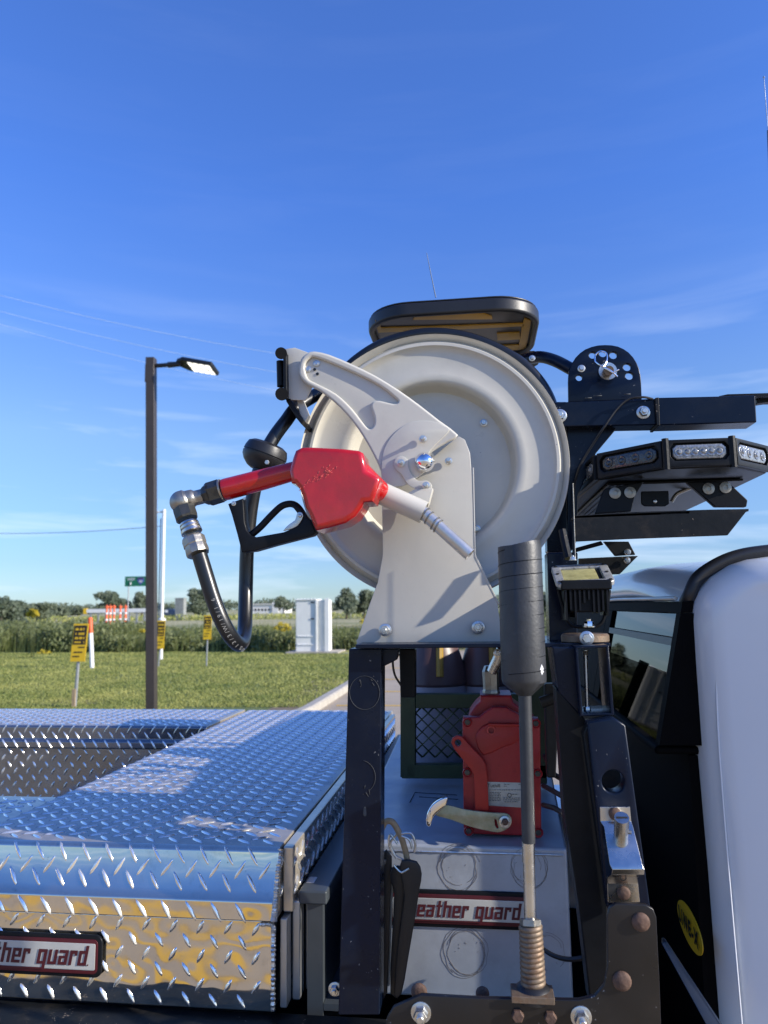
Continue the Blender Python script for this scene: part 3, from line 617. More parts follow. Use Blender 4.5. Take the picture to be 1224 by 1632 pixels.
for i, (px, lab) in enumerate([(170, 'leftmost'), (175.5, 'second from the left'), (181.5, 'middle'), (191.5, 'second from the right'), (200, 'rightmost')]):
    Y = 62+i*.8; b = P(px, 983, Y); b.z = 0
    t = thing('channelizer_post', f'orange and white channelizer post, {lab} of five by the white barrier', 'traffic post', (b.x, Y, 0), 'orange channelizer posts by the road')
    z1 = P(px, 963, Y).z
    lathe('post_body', (b.x, Y, 0), (0, 0, 1), [(.22, 0), (.22, .06), (.1, .08), (.085, z1*.9), (.0, z1)], 'orange', t, seg=10)
    for z in (.38, .62): lathe('white_band', (b.x, Y, z1*z), (0, 0, 1), [(.092, 0), (.12, .01), (.115, .14), (.088, .15)], 'whiteplastic', t, seg=10)
    lathe('cap', (b.x, Y, z1*.86), (0, 0, 1), [(.1, 0), (.17, .02), (.17, .16), (0, .2)], 'orange', t, seg=10)
Yt = 120; a, b = P(279, 953, Yt), P(292.5, 978, Yt)
t = thing('storage_tank', 'boxy grey green metal tank standing in the dry field', 'tank', ((a.x+b.x)/2, Yt, 0))
box('tank_body', a.x, b.x, Yt, Yt+1.2, 0, a.z-.15, 'stonegrey', t, bevel=.05); box('tank_lid', a.x-.06, b.x+.06, Yt-.06, Yt+1.26, a.z-.14, a.z, 'stonegrey', t, bevel=.03)
for i in range(4): box('rib', a.x+.12+i*.32, a.x+.18+i*.32, Yt-.03, Yt-.002, .1, a.z-.3, 'stonegrey', t)
Yh = 260; a, b = P(396, 966, Yh), P(452, 971, Yh)
t = thing('far_building', 'long low white building on the horizon left of the cabinet', 'building', ((a.x+b.x)/2, Yh, 0))
box('wall', a.x, b.x, Yh, Yh+12, 0, a.z+.5, 'building', t); c, d = P(434, 960, Yh), P(444, 966, Yh); box('upper_storey', c.x, d.x, Yh-.3, Yh+8, 0, c.z, 'building', t); box('roof', a.x-.3, b.x+.3, Yh-.5, Yh+12.5, a.z+.51, a.z+.8, 'building', t)
for i in range(9): box('window', a.x+1+i*1.25, a.x+1.7+i*1.25, Yh-.05, Yh-.01, .9, 1.7, 'leddark', t)
Yc = 150; a = P(270, 968, Yc)
t = thing('distant_car', 'tiny dark blue car with a pale windscreen near the grey tank', 'car', (a.x, Yc, 0)); 
mesh('car_body', [(a.x-1.5, Yc, .3), (a.x+1.5, Yc, .3), (a.x+1.5, Yc, 1.1), (a.x+.9, Yc+.1, 1.9), (a.x-.6, Yc+.1, 2.0), (a.x-1.4, Yc, 1.2), (a.x-1.5, Yc+1.7, .3), (a.x+1.5, Yc+1.7, .3), (a.x+1.5, Yc+1.7, 1.1), (a.x+.9, Yc+1.6, 1.9), (a.x-.6, Yc+1.6, 2.0), (a.x-1.4, Yc+1.7, 1.2)], [(0, 1, 2, 3, 4, 5), (11, 10, 9, 8, 7, 6)]+[(i, (i+1) % 6, (i+1) % 6+6, i+6) for i in range(6)], 'vehicleblue', t, recalc=True, bevel=.06)
box('windscreen', a.x-1.0, a.x-.35, Yc-.03, Yc+.02, 1.2, 1.75, 'whiteplastic', t)
for dx in (-.9, .9): lathe('wheel', (a.x+dx, Yc-.02, .33), FR, [(0, 0), (.33, 0), (.33, -.2)], 'black', t, seg=14)
# power lines (catenaries between far points) and a dark line
def wire(a, b, Ya, Yb_, r, m, label, sag=.6):
    p, q = P(*a, Ya), P(*b, Yb_); pts = [p.lerp(q, i/24)-Vector((0, 0, sag*4*(i/24)*(1-i/24))) for i in range(25)]
    o = tube('overhead_wire', pts, r, m, seg=5); tag(o, label, 'wire', 'thin overhead wires')
wire((-40, 460), (470, 568), 40, 46, .012, 'wire', 'highest pale overhead wire crossing the sky towards the reel', .3)
wire((-40, 485), (470, 598), 40, 46, .011, 'wire', 'middle pale overhead wire passing just above the lamp head', .3)
wire((-40, 505), (470, 628), 40, 46, .010, 'wire', 'lowest pale overhead wire passing behind the lamp head', .3)
wire((-60, 849), (262, 838), 45, 40, .018, 'wiredark', 'dark cable low at the left running to the thin white pole', .2)

# ================================================================== THE TRUCK
CX = .365; CY = 1.385; CT = 1.842
truck = thing('white_utility_truck', 'white utility truck with black lined bed, rear cab window and tall rounded cab corner', 'truck', (0, 2.2, 0))
# cab side panel: rounded-top panel with thick rolled edge
def side_panel():
    # rolled shell: profile follows outline, front edge rounded
    out = [P(1155, 1632, CY), P(1137, 1400, CY), P(1119, 1200, CY), P(1109, 1060, CY), P(1105, 990, CY), P(1107, 965, CY), P(1117, 942, CY), P(1138, 918, CY), P(1167, 900, CY), P(1195, 891, CY), P(1224, 887, CY)]
    o2 = [(p.x, p.z) for p in out]; z_top = o2[-1][1]
    o2 = [(o2[0][0], .55)]+o2+[(o2[-1][0]+.15, z_top+.005), (2.1, z_top-.03), (2.9, .98), (3.3, .9), (3.3, .55)]
    # build shell with rounded lip: offset rings
    n = len(o2); cxm = 1.6; czm = 1.2
    prof = [(0, .075), (0, .05), (.004, .03), (.014, .013), (.03, .004), (.05, 0)]
    base = [Vector((a, b)) for a, b in o2]; vs, fs = [], []
    def inset(d):
        r = []
        for i in range(n):
            p0, p1, p2 = base[i-1], base[i], base[(i+1) % n]; e1 = (p1-p0).normalized(); e2 = (p2-p1).normalized(); nn = Vector((-(e1.y+e2.y), e1.x+e2.x)).normalized()
            # outline runs clockwise or not: decide inward by centroid
            s = 1 if nn.dot(Vector((cxm, czm))-p1) > 0 else -1
            r.append(p1+nn*s*d)
        return r
    for (d, y) in prof:
        for p in inset(d): vs.append((p.x, CY+y-.30*max(0, min(p.x, 1.1)-.36), p.y))  # flare added to the shape so the panel's rear part shades itself
    for k in range(len(prof)-1):
        for i in range(n): j = (i+1) % n; fs.append((k*n+i, k*n+j, (k+1)*n+j, (k+1)*n+i))
    last = (len(prof)-1)*n
    ip = inset(.05)
    # bulged centre: triangulate as single ngon
    from mathutils.geometry import tessellate_polygon
    for tri in tessellate_polygon([[Vector((p.x, p.y, 0)) for p in ip]]): fs.append(tuple(last+i for i in tri))
    o = mesh('cab_side_panel', vs, fs, 'white', truck, smooth=True, recalc=True); o.data.set_sharp_from_angle(angle=R(60)); return out
outl = side_panel()
gz = [P(1093, 960, CY+.04), P(1099, 948, CY+.03), P(1112, 922, CY+.03), P(1143, 900, CY+.03), P(1179, 886, CY+.03), P(1224, 879, CY+.03), P(1290, 874, CY+.03)]
gz = [p+Vector((0, .0, 0)) for p in gz]
tube('corner_gasket', crom(gz, 5), .0125, 'gasket', truck, seg=12)
# crease mouldings down the cab corner
tube('corner_crease', crom([P(1149, 980, CY-.011), P(1142, 1060, CY-.008), P(1144, 1160, CY-.009), P(1154, 1300, CY-.011), P(1164, 1420, CY-.014), P(1176, 1560, CY-.018), P(1183, 1640, CY-.02)], 4), .0016, 'white', truck, seg=8)
YF = 2.95
zw1, zw0 = 1.752, 1.50
vs, fs = [], []
rp = [(0, zw1+.012), (-.004, 1.785), (.002, 1.803), (.016, 1.822), (.045, 1.836), (.11, 1.845), (.25, 1.853), (.6, 1.862), (1.3, 1.85), (1.7, 1.80)]
NY = 26
gp = crom([Vector((p.x-.004, 0, p.z-.006)) for p in gz], 4); ge_ = [gp[int(i*(len(gp)-1)/9)] for i in range(10)]
for j in range(NY):
    t = (j/(NY-1))**1.5; y = CY+.03+(YF-CY-.03)*t; bl = max(0, 1-t/.32)**1.0; bl = bl*bl*(3-2*bl); drop = .030*max(0, t-.55)**1.5*3+.004*t
    for (dx, z), gq in zip(rp, ge_): f_ = max(0, z-zw1-.012)/.1; vs.append(((CX+dx)*(1-bl)+gq.x*bl, y, (z-drop*min(1, f_))*(1-bl)+gq.z*bl))
n = len(rp)
for j in range(NY-1):
    for i in range(n-1): fs.append((j*n+i, (j+1)*n+i, (j+1)*n+i+1, j*n+i+1))
o = mesh('rear_roof_panel', vs, fs, 'white', truck, smooth=True, recalc=True)
sl_ = o.modifiers.new('thickness', 'SOLIDIFY'); sl_.thickness = .004; sl_.offset = -1
tube('window_trim', [(CX-.004, CY+.05, zw1+.006), (CX-.004, 2.0, zw1+.009), (CX-.004, 2.8, zw1+.003)], .004, 'alubar', truck, seg=8)
XB = CX-.055
def slant(name, y0, y1, z0, z1, m, dx=0., th=.02):
    f0, f1 = (z0-zw0)/(zw1-zw0), (z1-zw0)/(zw1-zw0); xa, xb = XB+(CX-XB)*f0+dx, XB+(CX-XB)*f1+dx
    return hexa(name, [(xa, y0, z0), (xa+th, y0, z0), (xa+th, y1, z0), (xa, y1, z0), (xb, y0, z1), (xb+th, y0, z1), (xb+th, y1, z1), (xb, y1, z1)], m, truck)
slant('window_frame', CY+.02, YF, zw1-.02, zw1, 'blackliner'); slant('window_frame', CY+.02, CY+.05, zw0, zw1-.021, 'blackliner', 0, .08); slant('window_frame', 2.10, 2.18, zw0, zw1-.021, 'blackliner'); slant('window_frame', CY+.051, 2.099, 1.672, 1.686, 'gasket')
slant('rear_window', CY+.052, 2.098, 1.622, 1.671, 'glass', .007, .003); slant('rear_window', CY+.052, 2.098, zw0, 1.6215, 'glasslow', .007, .003); slant('rear_window', CY+.052, 2.098, 1.687, zw1-.022, 'glass', .007, .003)
slant('rear_pillar', 2.185, YF, zw0, zw1-.021, 'blackliner', 0, .03)
box('window_sill', XB-.006, CX+.03, CY+.03, YF, zw0-.018, zw0-.004, 'blackliner', truck, bevel=.006)
box('bulkhead', CX-.002, CX+.025, CY+.035, YF, .7, zw0-.02, 'blackliner', truck)
# far side wall with window openings, front, interior
boxes('far_side_wall', [(CX+.03, 2.4, YF-.03, YF, .6, 1.52), (CX+.03, .46, YF-.03, YF, 1.521, 1.79), (.46, 2.2, YF-.03, YF, 1.772, 1.79), (1.25, 1.33, YF-.03, YF, 1.521, 1.771)], 'blackliner', truck)
for (a, b) in ((.462, 1.248), (1.332, 2.1)): box('side_window', a, b, YF-.018, YF-.014, 1.522, 1.77, 'glass', truck)
box('cab_floor', CX+.03, 2.4, CY+.08, YF-.04, .68, .72, 'blackliner', truck)
box('headliner', CX+.05, 1.74, CY+.09, YF-.07, 1.785, 1.795, 'blackliner', truck)
for i, (yy, xx, zz) in enumerate(((1.75, .62, 1.585), (1.98, .60, 1.60), (2.2, .60, 1.59), (2.42, .62, 1.605), (2.62, .66, 1.60))):
    hexa('seat', [(xx, yy-.08, .9), (xx+.1, yy-.08, .9), (xx+.1, yy+.1, .9), (xx, yy+.1, .9), (xx+.03, yy-.05, zz), (xx+.11, yy-.05, zz+.01), (xx+.11, yy+.07, zz+.01), (xx+.03, yy+.07, zz)], 'seat', truck, bevel=.025, seg=3)
hexa('visor_shade', [(CX+.03, 1.7, 1.722), (CX+.05, 1.7, 1.722), (CX+.05, 2.08, 1.70), (CX+.03, 2.08, 1.70), (CX+.03, 1.7, 1.74), (CX+.05, 1.7, 1.74), (CX+.05, 2.08, 1.74), (CX+.03, 2.08, 1.74)], 'gasket', truck, bevel=.004)
# bed: floor, near rail, bulkhead strip, far rail, wheels
box('bed_floor', -1.7, CX-.01, 1.37, YF-.03, .62, .66, 'blackliner', truck)
box('near_bed_rail', -1.7, CX-.012, 1.315, 1.44, .93, 1.010, 'darkrust', truck, bevel=.008)
box('near_bed_side', -1.7, CX-.012, 1.325, 1.36, .45, .928, 'white', truck, bevel=.01); box('far_bed_side', -1.7, CX-.012, YF-.05, YF+.35, .45, 1.0, 'white', truck, bevel=.01)
box('tailgate', -1.75, -1.702, 1.33, YF, .5, 1.0, 'white', truck, bevel=.01)
box('hood', 2.5, 3.6, CY+.1, YF-.05, .6, 1.2, 'white', truck, bevel=.06)
for (x, y) in ((-.9, 1.12), (-.9, 3.05), (2.9, 1.42), (2.9, 2.95)):
    wv = lathe('wheel', (x, y, .39), FR, [(0, .0), (.2, .02), (.22, .05), (.37, .05), (.39, .0), (.39, -.2), (.2, -.22)], 'black', truck, seg=32); lathe('rim', (x, y, .39), FR, [(.0, .055), (.06, .06), (.19, .03), (.215, .052)], 'alubar', wv, seg=24)
# oval sticker on the bulkhead
ctr = PX(1107, 1490, CX-.006); ctr.y = max(ctr.y, 1.477); so_ = plate2('oval_sticker', [circ(0, 0, 1, 40)], .002, 'yellow', truck, 0, Vector((0, 0, 0)))
for v in so_.data.vertices: u, wv, z = v.co; v.co = Vector((CX-.006+wv*.5, ctr.y-u*.082, ctr.z+z*.034))
text('sticker_lettering', 'LINE-X', (CX-.0085, ctr.y, ctr.z), .036, 'inkblack', truck, U=Vector((0, -1, 0)), V=EZV, sx=.88, off=.0014, space=1.36)
# diagonal bare rail in front of the bulkhead
hexa('side_brace', [P(1053, 1502, 1.30), P(1062, 1500, 1.31), P(1166, 1660, 1.24), P(1140, 1660, 1.20), P(1053, 1494, 1.36), P(1058, 1493, 1.37), P(1164, 1652, 1.3), P(1148, 1652, 1.26)], 'dark', truck, bevel=.003)

# ================================================================== TOOLBOXES
def tread_box(name, label, x0, x1, y0, y1, z0, z1, lidh, badge=True, frontlugs=True, sky=.023, sides=True, mtop='alutop', mf='alu'):
    t = thing(name, label, 'toolbox', ((x0+x1)/2, (y0+y1)/2, z0))
    zb = z1-lidh; ty = y0+sky
    # lid: sloped front band, vertical lip
    prof = [(y0-.008, zb), (y0-.010, zb+lidh*.28), (y0+sky*.15, zb+lidh*.40), (ty-.005, z1-.006), (ty+.004, z1), (y1, z1), (y1, zb)]
    vs = [(x0, y, z) for y, z in prof]+[(x1, y, z) for y, z in prof]; n = len(prof)
    fs = [(i, (i+1) % n, (i+1) % n+n, i+n) for i in range(n)]+[tuple(range(n)), tuple(range(2*n-1, n-1, -1))]
    lid = mesh('lid', vs, fs, mf, t, recalc=True, bevel=.003, seg=2)
    lid.data.materials.append(M[mtop])
    for p in lid.data.polygons:
        if p.normal.z > .95 or abs(p.normal.x) > .9: p.material_index = 1
    bxx = x1-.006
    body = box('box_body', x0+.006, bxx, y0+.004, y1-.006, z0, zb-.002, mf, t, bevel=.003)
    body.data.materials.append(M['alutop'])
    lugs('lid_tread', Vector((x0, ty+.012, z1)), EX, EYV, x1-x0, y1-ty-.02, 'alutop', lid, ang=37, ln=.044, pv=.0235, wd=.0070, ht=.0034)
    if frontlugs:
        V1 = Vector((0, sky*.85-.002+.0, lidh*.60-.002)); L1 = V1.length; V1.normalize()
        lugs('lid_front_tread', Vector((x0, y0+sky*.15, zb+lidh*.40)), EX, V1, x1-x0-.012, L1, 'alu', lid, pv=.0225, off=-.02, wd=.0098)
        lugs('lid_lip_tread', Vector((x0, y0-.009, zb)), EX, EZV, x1-x0-.012, lidh*.34, 'alu', lid, pv=.0255, off=.012)
        lugs('body_tread', Vector((x0, y0+.004, z0)), EX, EZV, x1-x0-.012, zb-z0, 'alu', body, pv=.0255, pu=.0535, ln=.031)
    if sides: lugs('side_tread', Vector((x1, y0+.02, zb+.004)), EYV, EZV, y1-y0-.03, lidh-.006, 'alutop', lid, ang=40)
    return t, lid, body
XR, XL = -.388, -1.035
tb, lid, body = tread_box('long_tread_toolbox', 'long shiny diamond plate toolbox with a badge on its near end', XL, XR, 1.414, 3.30, 1.018, 1.30, .122, True)
# weld beads on the right end corner
def bead(name, pts, r, parent):
    pts = crom(pts, 26); rs = [r*(1+.35*math.sin(i*1.9+random.random())*.6+random.uniform(-.12, .12)) for i in range(len(pts))]
    return tube(name, pts, rs, 'weld', parent, seg=8)
bead('weld_bead', [(XR, 1.440, 1.296), (XR-.001, 1.428, 1.262), (XR-.001, 1.414, 1.222), (XR, 1.403, 1.206), (XR-.002, 1.402, 1.182)], .0052, tb)
bead('weld_bead', [(XR-.03, 1.414, 1.171), (XR-.008, 1.414, 1.170), (XR-.006, 1.414, 1.15), (XR-.006, 1.414, 1.09), (XR-.006, 1.414, 1.024)], .0042, tb)
# stepped end ribs beside the box (plain aluminium channel edges)
for (dx, y0, z1, w_) in ((.003, 1.448, 1.298, .020), (.002, 1.43, 1.176, .014), (.018, 1.46, 1.196, .015), (.034, 1.50, 1.216, .018)):
    box('end_rib', XR+dx, XR+dx+w_, y0, y0+.035 if z1 < 1.29 else 3.2, 1.02 if z1 < 1.29 else 1.18, z1, 'alubar' if z1 < 1.29 else 'alutop', tb, bevel=.003)
lugs('rib_tread', Vector((XR+.0232, 1.45, 1.182)), EYV, EZV, 1.72, .115, 'alutop', tb, ang=40)
# badge
def badge(parent, x1, yf, zc, w_, h_, hh, tx):
    rad = .012
    def rr(w2, h2, r):
        o = []
        for (cx, cz, a) in ((w2-r, h2-r, 0), (-w2+r, h2-r, 90), (-w2+r, -h2+r, 180), (w2-r, -h2+r, 270)): o += circ(cx, cz, r, 7, a, a+90)
        return o
    c = Vector((x1-w_/2, yf, zc))
    bd = plate2('badge', [rr(w_/2, h_/2, .014)], .006, 'plastic', parent, .002, c)
    plate2('badge_border', [rr(w_/2-.008, h_/2-.007, .009)], .0015, 'inkred', bd, .0004, c-Vector((0, .0015, 0)))
    plate2('badge_face', [rr(w_/2-.0125, h_/2-.014, .003)], .0015, 'badgewhite', bd, .0004, c-Vector((0, .0023, 0)))
    o, wdt = badge_text('badge_lettering', Vector((tx, c.y-.0030, c.z-h_/2+hh*.62+.006)), EX, EZV, hh, 'inkred', bd)
    return bd
def badge2(parent, x_end, yf, zc, h_, hh, width):
    tw = 34.5*hh/4+.0; x0 = x_end-.024-tw*1.03; bd = badge(parent, x_end, yf, zc, width, h_, hh, 0)
    return bd
badge(tb, P(163, 1520, 1.41).x, 1.4085, P(80, 1521, 1.41).z, .385, .075, .0262, P(141, 1520, 1.41).x-40.0*.0262/4)
# gray box rail between the long toolbox and the post
rl = thing('grey_bed_rail_cap', 'dark grey rail running back beside the long tread plate toolbox', 'rail', (-.33, 2.3, 1.0))
box('rail_cap', XR+.03, XR+.085, 1.46, 3.2, 1.19, 1.215, 'grail', rl, bevel=.004); box('rail_web', XR+.045, XR+.075, 1.47, 3.2, .9, 1.189, 'grail', rl)
box('rail_foot', XR+.076, XR+.16, 1.47, 3.2, 1.0, 1.012, 'grail', rl)

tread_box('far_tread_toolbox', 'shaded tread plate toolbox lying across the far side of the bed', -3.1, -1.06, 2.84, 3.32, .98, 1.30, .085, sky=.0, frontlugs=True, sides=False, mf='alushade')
tread_box('small_tread_toolbox', 'small tread plate lid at the left edge, beside the long toolbox', -2.0, -1.058, 1.30, 1.828, 1.18, 1.285, .05, sky=.0, frontlugs=False)
mb = thing('middle_tread_panel', 'upright tread plate panel below the far toolbox in deep shade', 'panel', (-2, 2.8, .9))
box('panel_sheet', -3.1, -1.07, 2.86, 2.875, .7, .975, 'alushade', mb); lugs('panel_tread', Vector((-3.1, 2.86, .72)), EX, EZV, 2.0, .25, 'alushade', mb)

# plain white/aluminium box under the pump
pb_ = thing('plain_aluminium_toolbox', 'scuffed plain pale aluminium toolbox under the red pump, with an old badge', 'toolbox', (-.03, 2.0, 1.0))
zt = 1.30
hexa('box_body', [(-.262, 1.475, 1.03), (.149, 1.475, 1.03), (.225, 2.95, 1.03), (-.30, 2.95, 1.03), (-.262, 1.475, zt), (.149, 1.475, zt), (.225, 2.95, zt), (-.30, 2.95, zt)], 'alumatte', pb_, bevel=.006, seg=3)
bead('weld_bead', [(-.255, 1.4745, zt-.012), (-.05, 1.4745, zt-.012), (.142, 1.4745, zt-.012)], .0022, pb_)
badge(pb_, P(851, 1450, 1.473).x, 1.4705, P(740, 1449, 1.473).z, .275, .066, .0215, P(829, 1450, 1.473).x-40.0*.0215/4)
def scuff(px, py, r, n, seed, m='scuff'):
    rnd = random.Random(seed); lst = []
    for k in range(n):
        a0 = rnd.uniform(0, 360); a1 = a0+rnd.uniform(120, 330); rr = r*rnd.uniform(.75, 1.06); ox, oy = rnd.uniform(-.14, .14)*r, rnd.uniform(-.14, .14)*r; c = P(px, py, 1.4745)
        lst.append([Vector((c.x+sz(ox, 1.47)+sz(rr, 1.47)*math.cos(R(a))*(1+.05*math.sin(a*.11+k*2)+rnd.uniform(-.012, .012)), 1.4746, c.z+sz(oy, 1.47)+sz(rr*1.12, 1.47)*math.sin(R(a)))) for a in [a0+(a1-a0)*i/18 for i in range(19)]])
    for k in range(n):
        x, y = rnd.uniform(-.8, .8)*r, rnd.uniform(-.8, .8)*r; c = P(px+x, py+y, 1.4746); a = rnd.uniform(0, 3); l = sz(rnd.uniform(1, 4), 1.47)
        lst.append([c, c+Vector((math.cos(a)*l, 0, math.sin(a)*l))])
    o = tubes('scuff_mark', lst, .0003, m, pb_, seg=4); return o
scuff(731, 1382, 30, 5, 1); scuff(842, 1382, 28, 4, 2); scuff(742, 1520, 31, 6, 3); scuff(872, 1518, 26, 3, 4)
tubes('scuff_mark', [[P(653+x, 1263+y, 1.9).xy.to_3d()*0+PZ(653+x, 1263+y, zt+.0006) for x, y in ((0, 16), (8, 0), (75, 4))], [PZ(668, 1270, zt+.0006), PZ(730, 1274, zt+.0006)]], .0009, 'plastic', pb_, seg=4)

# ================================================================== RACK (posts, shelf, brackets)
rack = thing('steel_headache_rack', 'black painted steel rack behind the cab carrying the reel, lights and brackets', 'rack', (0, 1.35, 1.0))
# left post: tapered tube
def taper(name, pts, Y, depth, m, parent, bevel=.003):
    a = [P(x, y, Y) for x, y in pts]; n = len(a); b = [p+Vector((0, depth, 0)) for p in a]
    return mesh(name, a+b, [tuple(range(n)), tuple(range(2*n-1, n-1, -1))]+[(i, (i+1) % n, (i+1) % n+n, i+n) for i in range(n)], m, parent, recalc=True, bevel=bevel)
taper('left_post', [(556, 1034), (608, 1034), (605, 1618), (539, 1618)], 1.32, .055, 'dark', rack, .0022)
for (px, py, r, a0, a1) in ((581, 1104, 24, 0, 360), (575, 1238, 23, -60, 80)):
    c = P(px, py, 1.3195); q = [Vector((c.x+sz(r, 1.32)*math.cos(R(a)), 1.3196, c.z+sz(r*1.08, 1.32)*math.sin(R(a)))) for a in range(a0, a1+1, 10)]
    tubes('scratch_mark', [q], .0005, 'goo', rack, seg=4)
sm = [[P(x+random.uniform(-2, 2), y+random.uniform(-6, 6), 1.3196), P(x+random.uniform(-2, 3), y+random.uniform(-2, 8), 1.3196)] for x, y in [(572, 1080), (575, 1085), (592, 1078), (594, 1086), (578, 1262), (584, 1262), (590, 1260), (576, 1092), (580, 1256)]]
tubes('scratch_mark', sm, .0006, 'goo', rack, seg=4); pl('paint_drip', [(580, 1287), (583, 1287), (584, 1298), (582, 1301), (579, 1298)], 1.3198, .001, 'goo', rack, bevel=.0002, sm=3)
zs = P(700, 1026, 1.30).z
box('shelf', P(567, 1026, 1.30).x, P(972, 1026, 1.30).x, 1.295, 1.60, zs-.007, zs, 'dark', rack, bevel=.0015)
taper('shelf_gusset', [(570, 1034), (636, 1034), (632, 1052), (612, 1062), (608, 1058)], 1.34, .02, 'dark', rack, .002)
# inner dark posts
taper('inner_post', [(636, 1034), (662, 1034), (662, 1112), (638, 1112)], 1.50, .03, 'plastic', rack)
taper('right_post', [(872, 880), (921, 880), (921, 1022), (876, 1022)], 1.38, .06, 'dark', rack)
taper('right_post', [(880, 1031), (919, 1031), (925, 1140), (890, 1104)], 1.27, .10, 'dark', rack)
taper('right_post', [(886, 1096), (936, 1150), (969, 1441), (968, 1610), (942, 1610), (922, 1440), (900, 1300)], 1.27, .06, 'plastic', rack)
# tube end bracket under the lamp: rectangular frame
pl('channel_bracket', [(917, 1030), (970, 1028), (979, 1140), (925, 1142)], 1.245, .09, 'dark', rack, holes=[[(921, 1034), (966, 1032), (974, 1136), (929, 1138)]], bevel=.0015)
tube('long_bolt', [P(933, 1040, 1.29), P(936, 1130, 1.29)], .0035, 'zinc', rack); bolt(936, 1132, 1.27, 8, rack, at=P(936, 1134, 1.29), axis=(0, 0, 1), h=.008); bolt(933, 1036, 1.27, 6, rack, at=P(933, 1036, 1.29), axis=(0, 0, -1), h=.008)
# leaning right arm with hole
pl('leaning_arm', [(936, 1151), (978, 1144), (997, 1156), (1037, 1450), (969, 1450)], 1.22, .035, 'dark', rack, holes=[(977.5, 1246, 16.5)], bevel=.003)
taper('arm_edge', [(937, 1152), (951, 1210), (971, 1390), (962, 1400), (930, 1170)], 1.232, .03, 'plastic', rack)
# near L plate
Lp = [(612, 1665), (616, 1624), (627, 1605), (671, 1586), (760, 1591), (922, 1594), (948, 1588), (963, 1570), (969, 1542), (968, 1461), (971, 1447), (982, 1440), (1028, 1442), (1041, 1449), (1046, 1462), (1051, 1560), (1055, 1665)]
pl('corner_plate', Lp, 1.13, .008, 'brownsteel', rack, bevel=.0012)
box('plate_stub', P(650, 1640, 1.14).x, P(1040, 1640, 1.14).x, 1.139, 1.314, .93, 1.012, 'darkrust', rack)
dome(1021, 1469, 1.13, 13, rack); dome(991, 1563, 1.13, 13.5, rack)
bolt(825, 1617, 1.13, 9, rack, 'rust', washer=False, stud=False); bolt(877, 1620, 1.13, 9, rack, 'rust', washer=False, stud=False)
dome(668, 1580, 1.17, 12, rack); dome(769, 1583, 1.17, 10, rack)
for (x, y) in ((671, 1613), (926, 1620)):
    bolt(x, y, 1.13, 15, rack, 'zinc', h=.016)
bolt(534, 1576, 1.36, 10, rack, 'zinc')
# stainless joggle bracket
sb = thing('stainless_bracket', 'stainless joggled bracket with a steel pin bolted to the leaning rack arm', 'bracket', P(990, 1360, 1.2))
def strip(rows):
    vs, fs = [], []
    for (xl, xr, py, Y) in rows:
        a, b = P(xl, py, Y), P(xr, py, Y); vs += [a, b, b+Vector((0, .003, 0)), a+Vector((0, .003, 0))]
    n = len(rows)
    for i in range(n-1):
        k = i*4
        for (p, q) in ((0, 1), (1, 2), (2, 3), (3, 0)): fs.append((k+p, k+q, k+4+q, k+4+p))
    fs += [(3, 2, 1, 0), tuple((n-1)*4+j for j in (0, 1, 2, 3))]
    return mesh('bracket_strap', vs, fs, 'stainless', sb, recalc=True, bevel=.0012)
strip([(956, 1004, 1286, 1.216), (957, 1006, 1309, 1.216), (963, 1009, 1318, 1.209), (972, 1024, 1378, 1.172), (976, 1027, 1386, 1.170), (975, 1027, 1394, 1.173), (968, 1016, 1399, 1.205), (968, 1017, 1408, 1.216), (969, 1020, 1438, 1.216)])
dome(980, 1297, 1.215, 9, sb); dome(994, 1423, 1.215, 9.5, sb)
pa, pb2 = P(989, 1341, 1.196), P(991, 1303, 1.165); tube('pin', [pa, pb2], .0105, 'stainless', sb, seg=20)
ax = (pb2-pa).normalized(); tube('pin_slot', [pb2+ax*.0006-EX*.008, pb2+ax*.0006+EX*.008], .0012, 'fitdark', sb, seg=6); tube('cross_pin', [P(1000, 1326, 1.18), P(1006, 1327, 1.18)], .0028, 'galv', sb, seg=8)
lathe('hole_rim', P(1000, 1247+153, 1.19)+Vector((-.006, 0, .001)), FR, [(.003, 0), (.004, .001), (.005, 0)], 'fitdark', sb, seg=12)

# ---- top beam, half-round plate, gusset
taper('top_beam', [(884, 641), (1046, 635), (1047, 677), (890, 680)], 1.45, .05, 'dark', rack, .0025)
taper('beam_sleeve', [(1048, 633.5), (1204, 630), (1206.5, 673), (1050, 677.5)], 1.446, .055, 'dark', rack, .0025)
taper('sleeve_edge', [(1044, 634), (1050, 633), (1052, 678), (1047, 678)], 1.442, .06, 'darkrust', rack, .001)
pl('index_plate', [(906, 641), (905.5, 608), (906, 598), (908, 588), (912, 578), (917.5, 569.5), (925, 562), (933, 556.5), (943, 552.5), (953, 550.2), (964, 549.5), (975, 550), (985, 552), (994, 556), (1002, 561.5), (1009, 569), (1014.5, 577.5), (1018.5, 587), (1021, 598), (1022, 609), (1023, 636)], 1.465, .010, 'dark', rack, holes=[(944.5, 566, 5.5), (961, 563, 6), (977.5, 566, 6), (999.5, 585, 6), (1003, 599, 6), (923, 602, 5)], bevel=.0015)
bolt(926.5, 587.5, 1.465, 6, rack, 'zinc', stud=False); bolt(1025, 657.5, 1.45, 10.5, rack, 'zinc', stud=True); bolt(892, 663, 1.44, 11, rack, 'zinc')
lathe('pin_washer', P(968.5, 592, 1.453), FR, [(.0, 0), (.0175, 0), (.0175, .003), (.006, .003)], 'zinc', rack); tube('index_pin', [P(967, 594, 1.46), P(970.5, 590.5, 1.42)], .0092, 'rustlt', rack, seg=18)
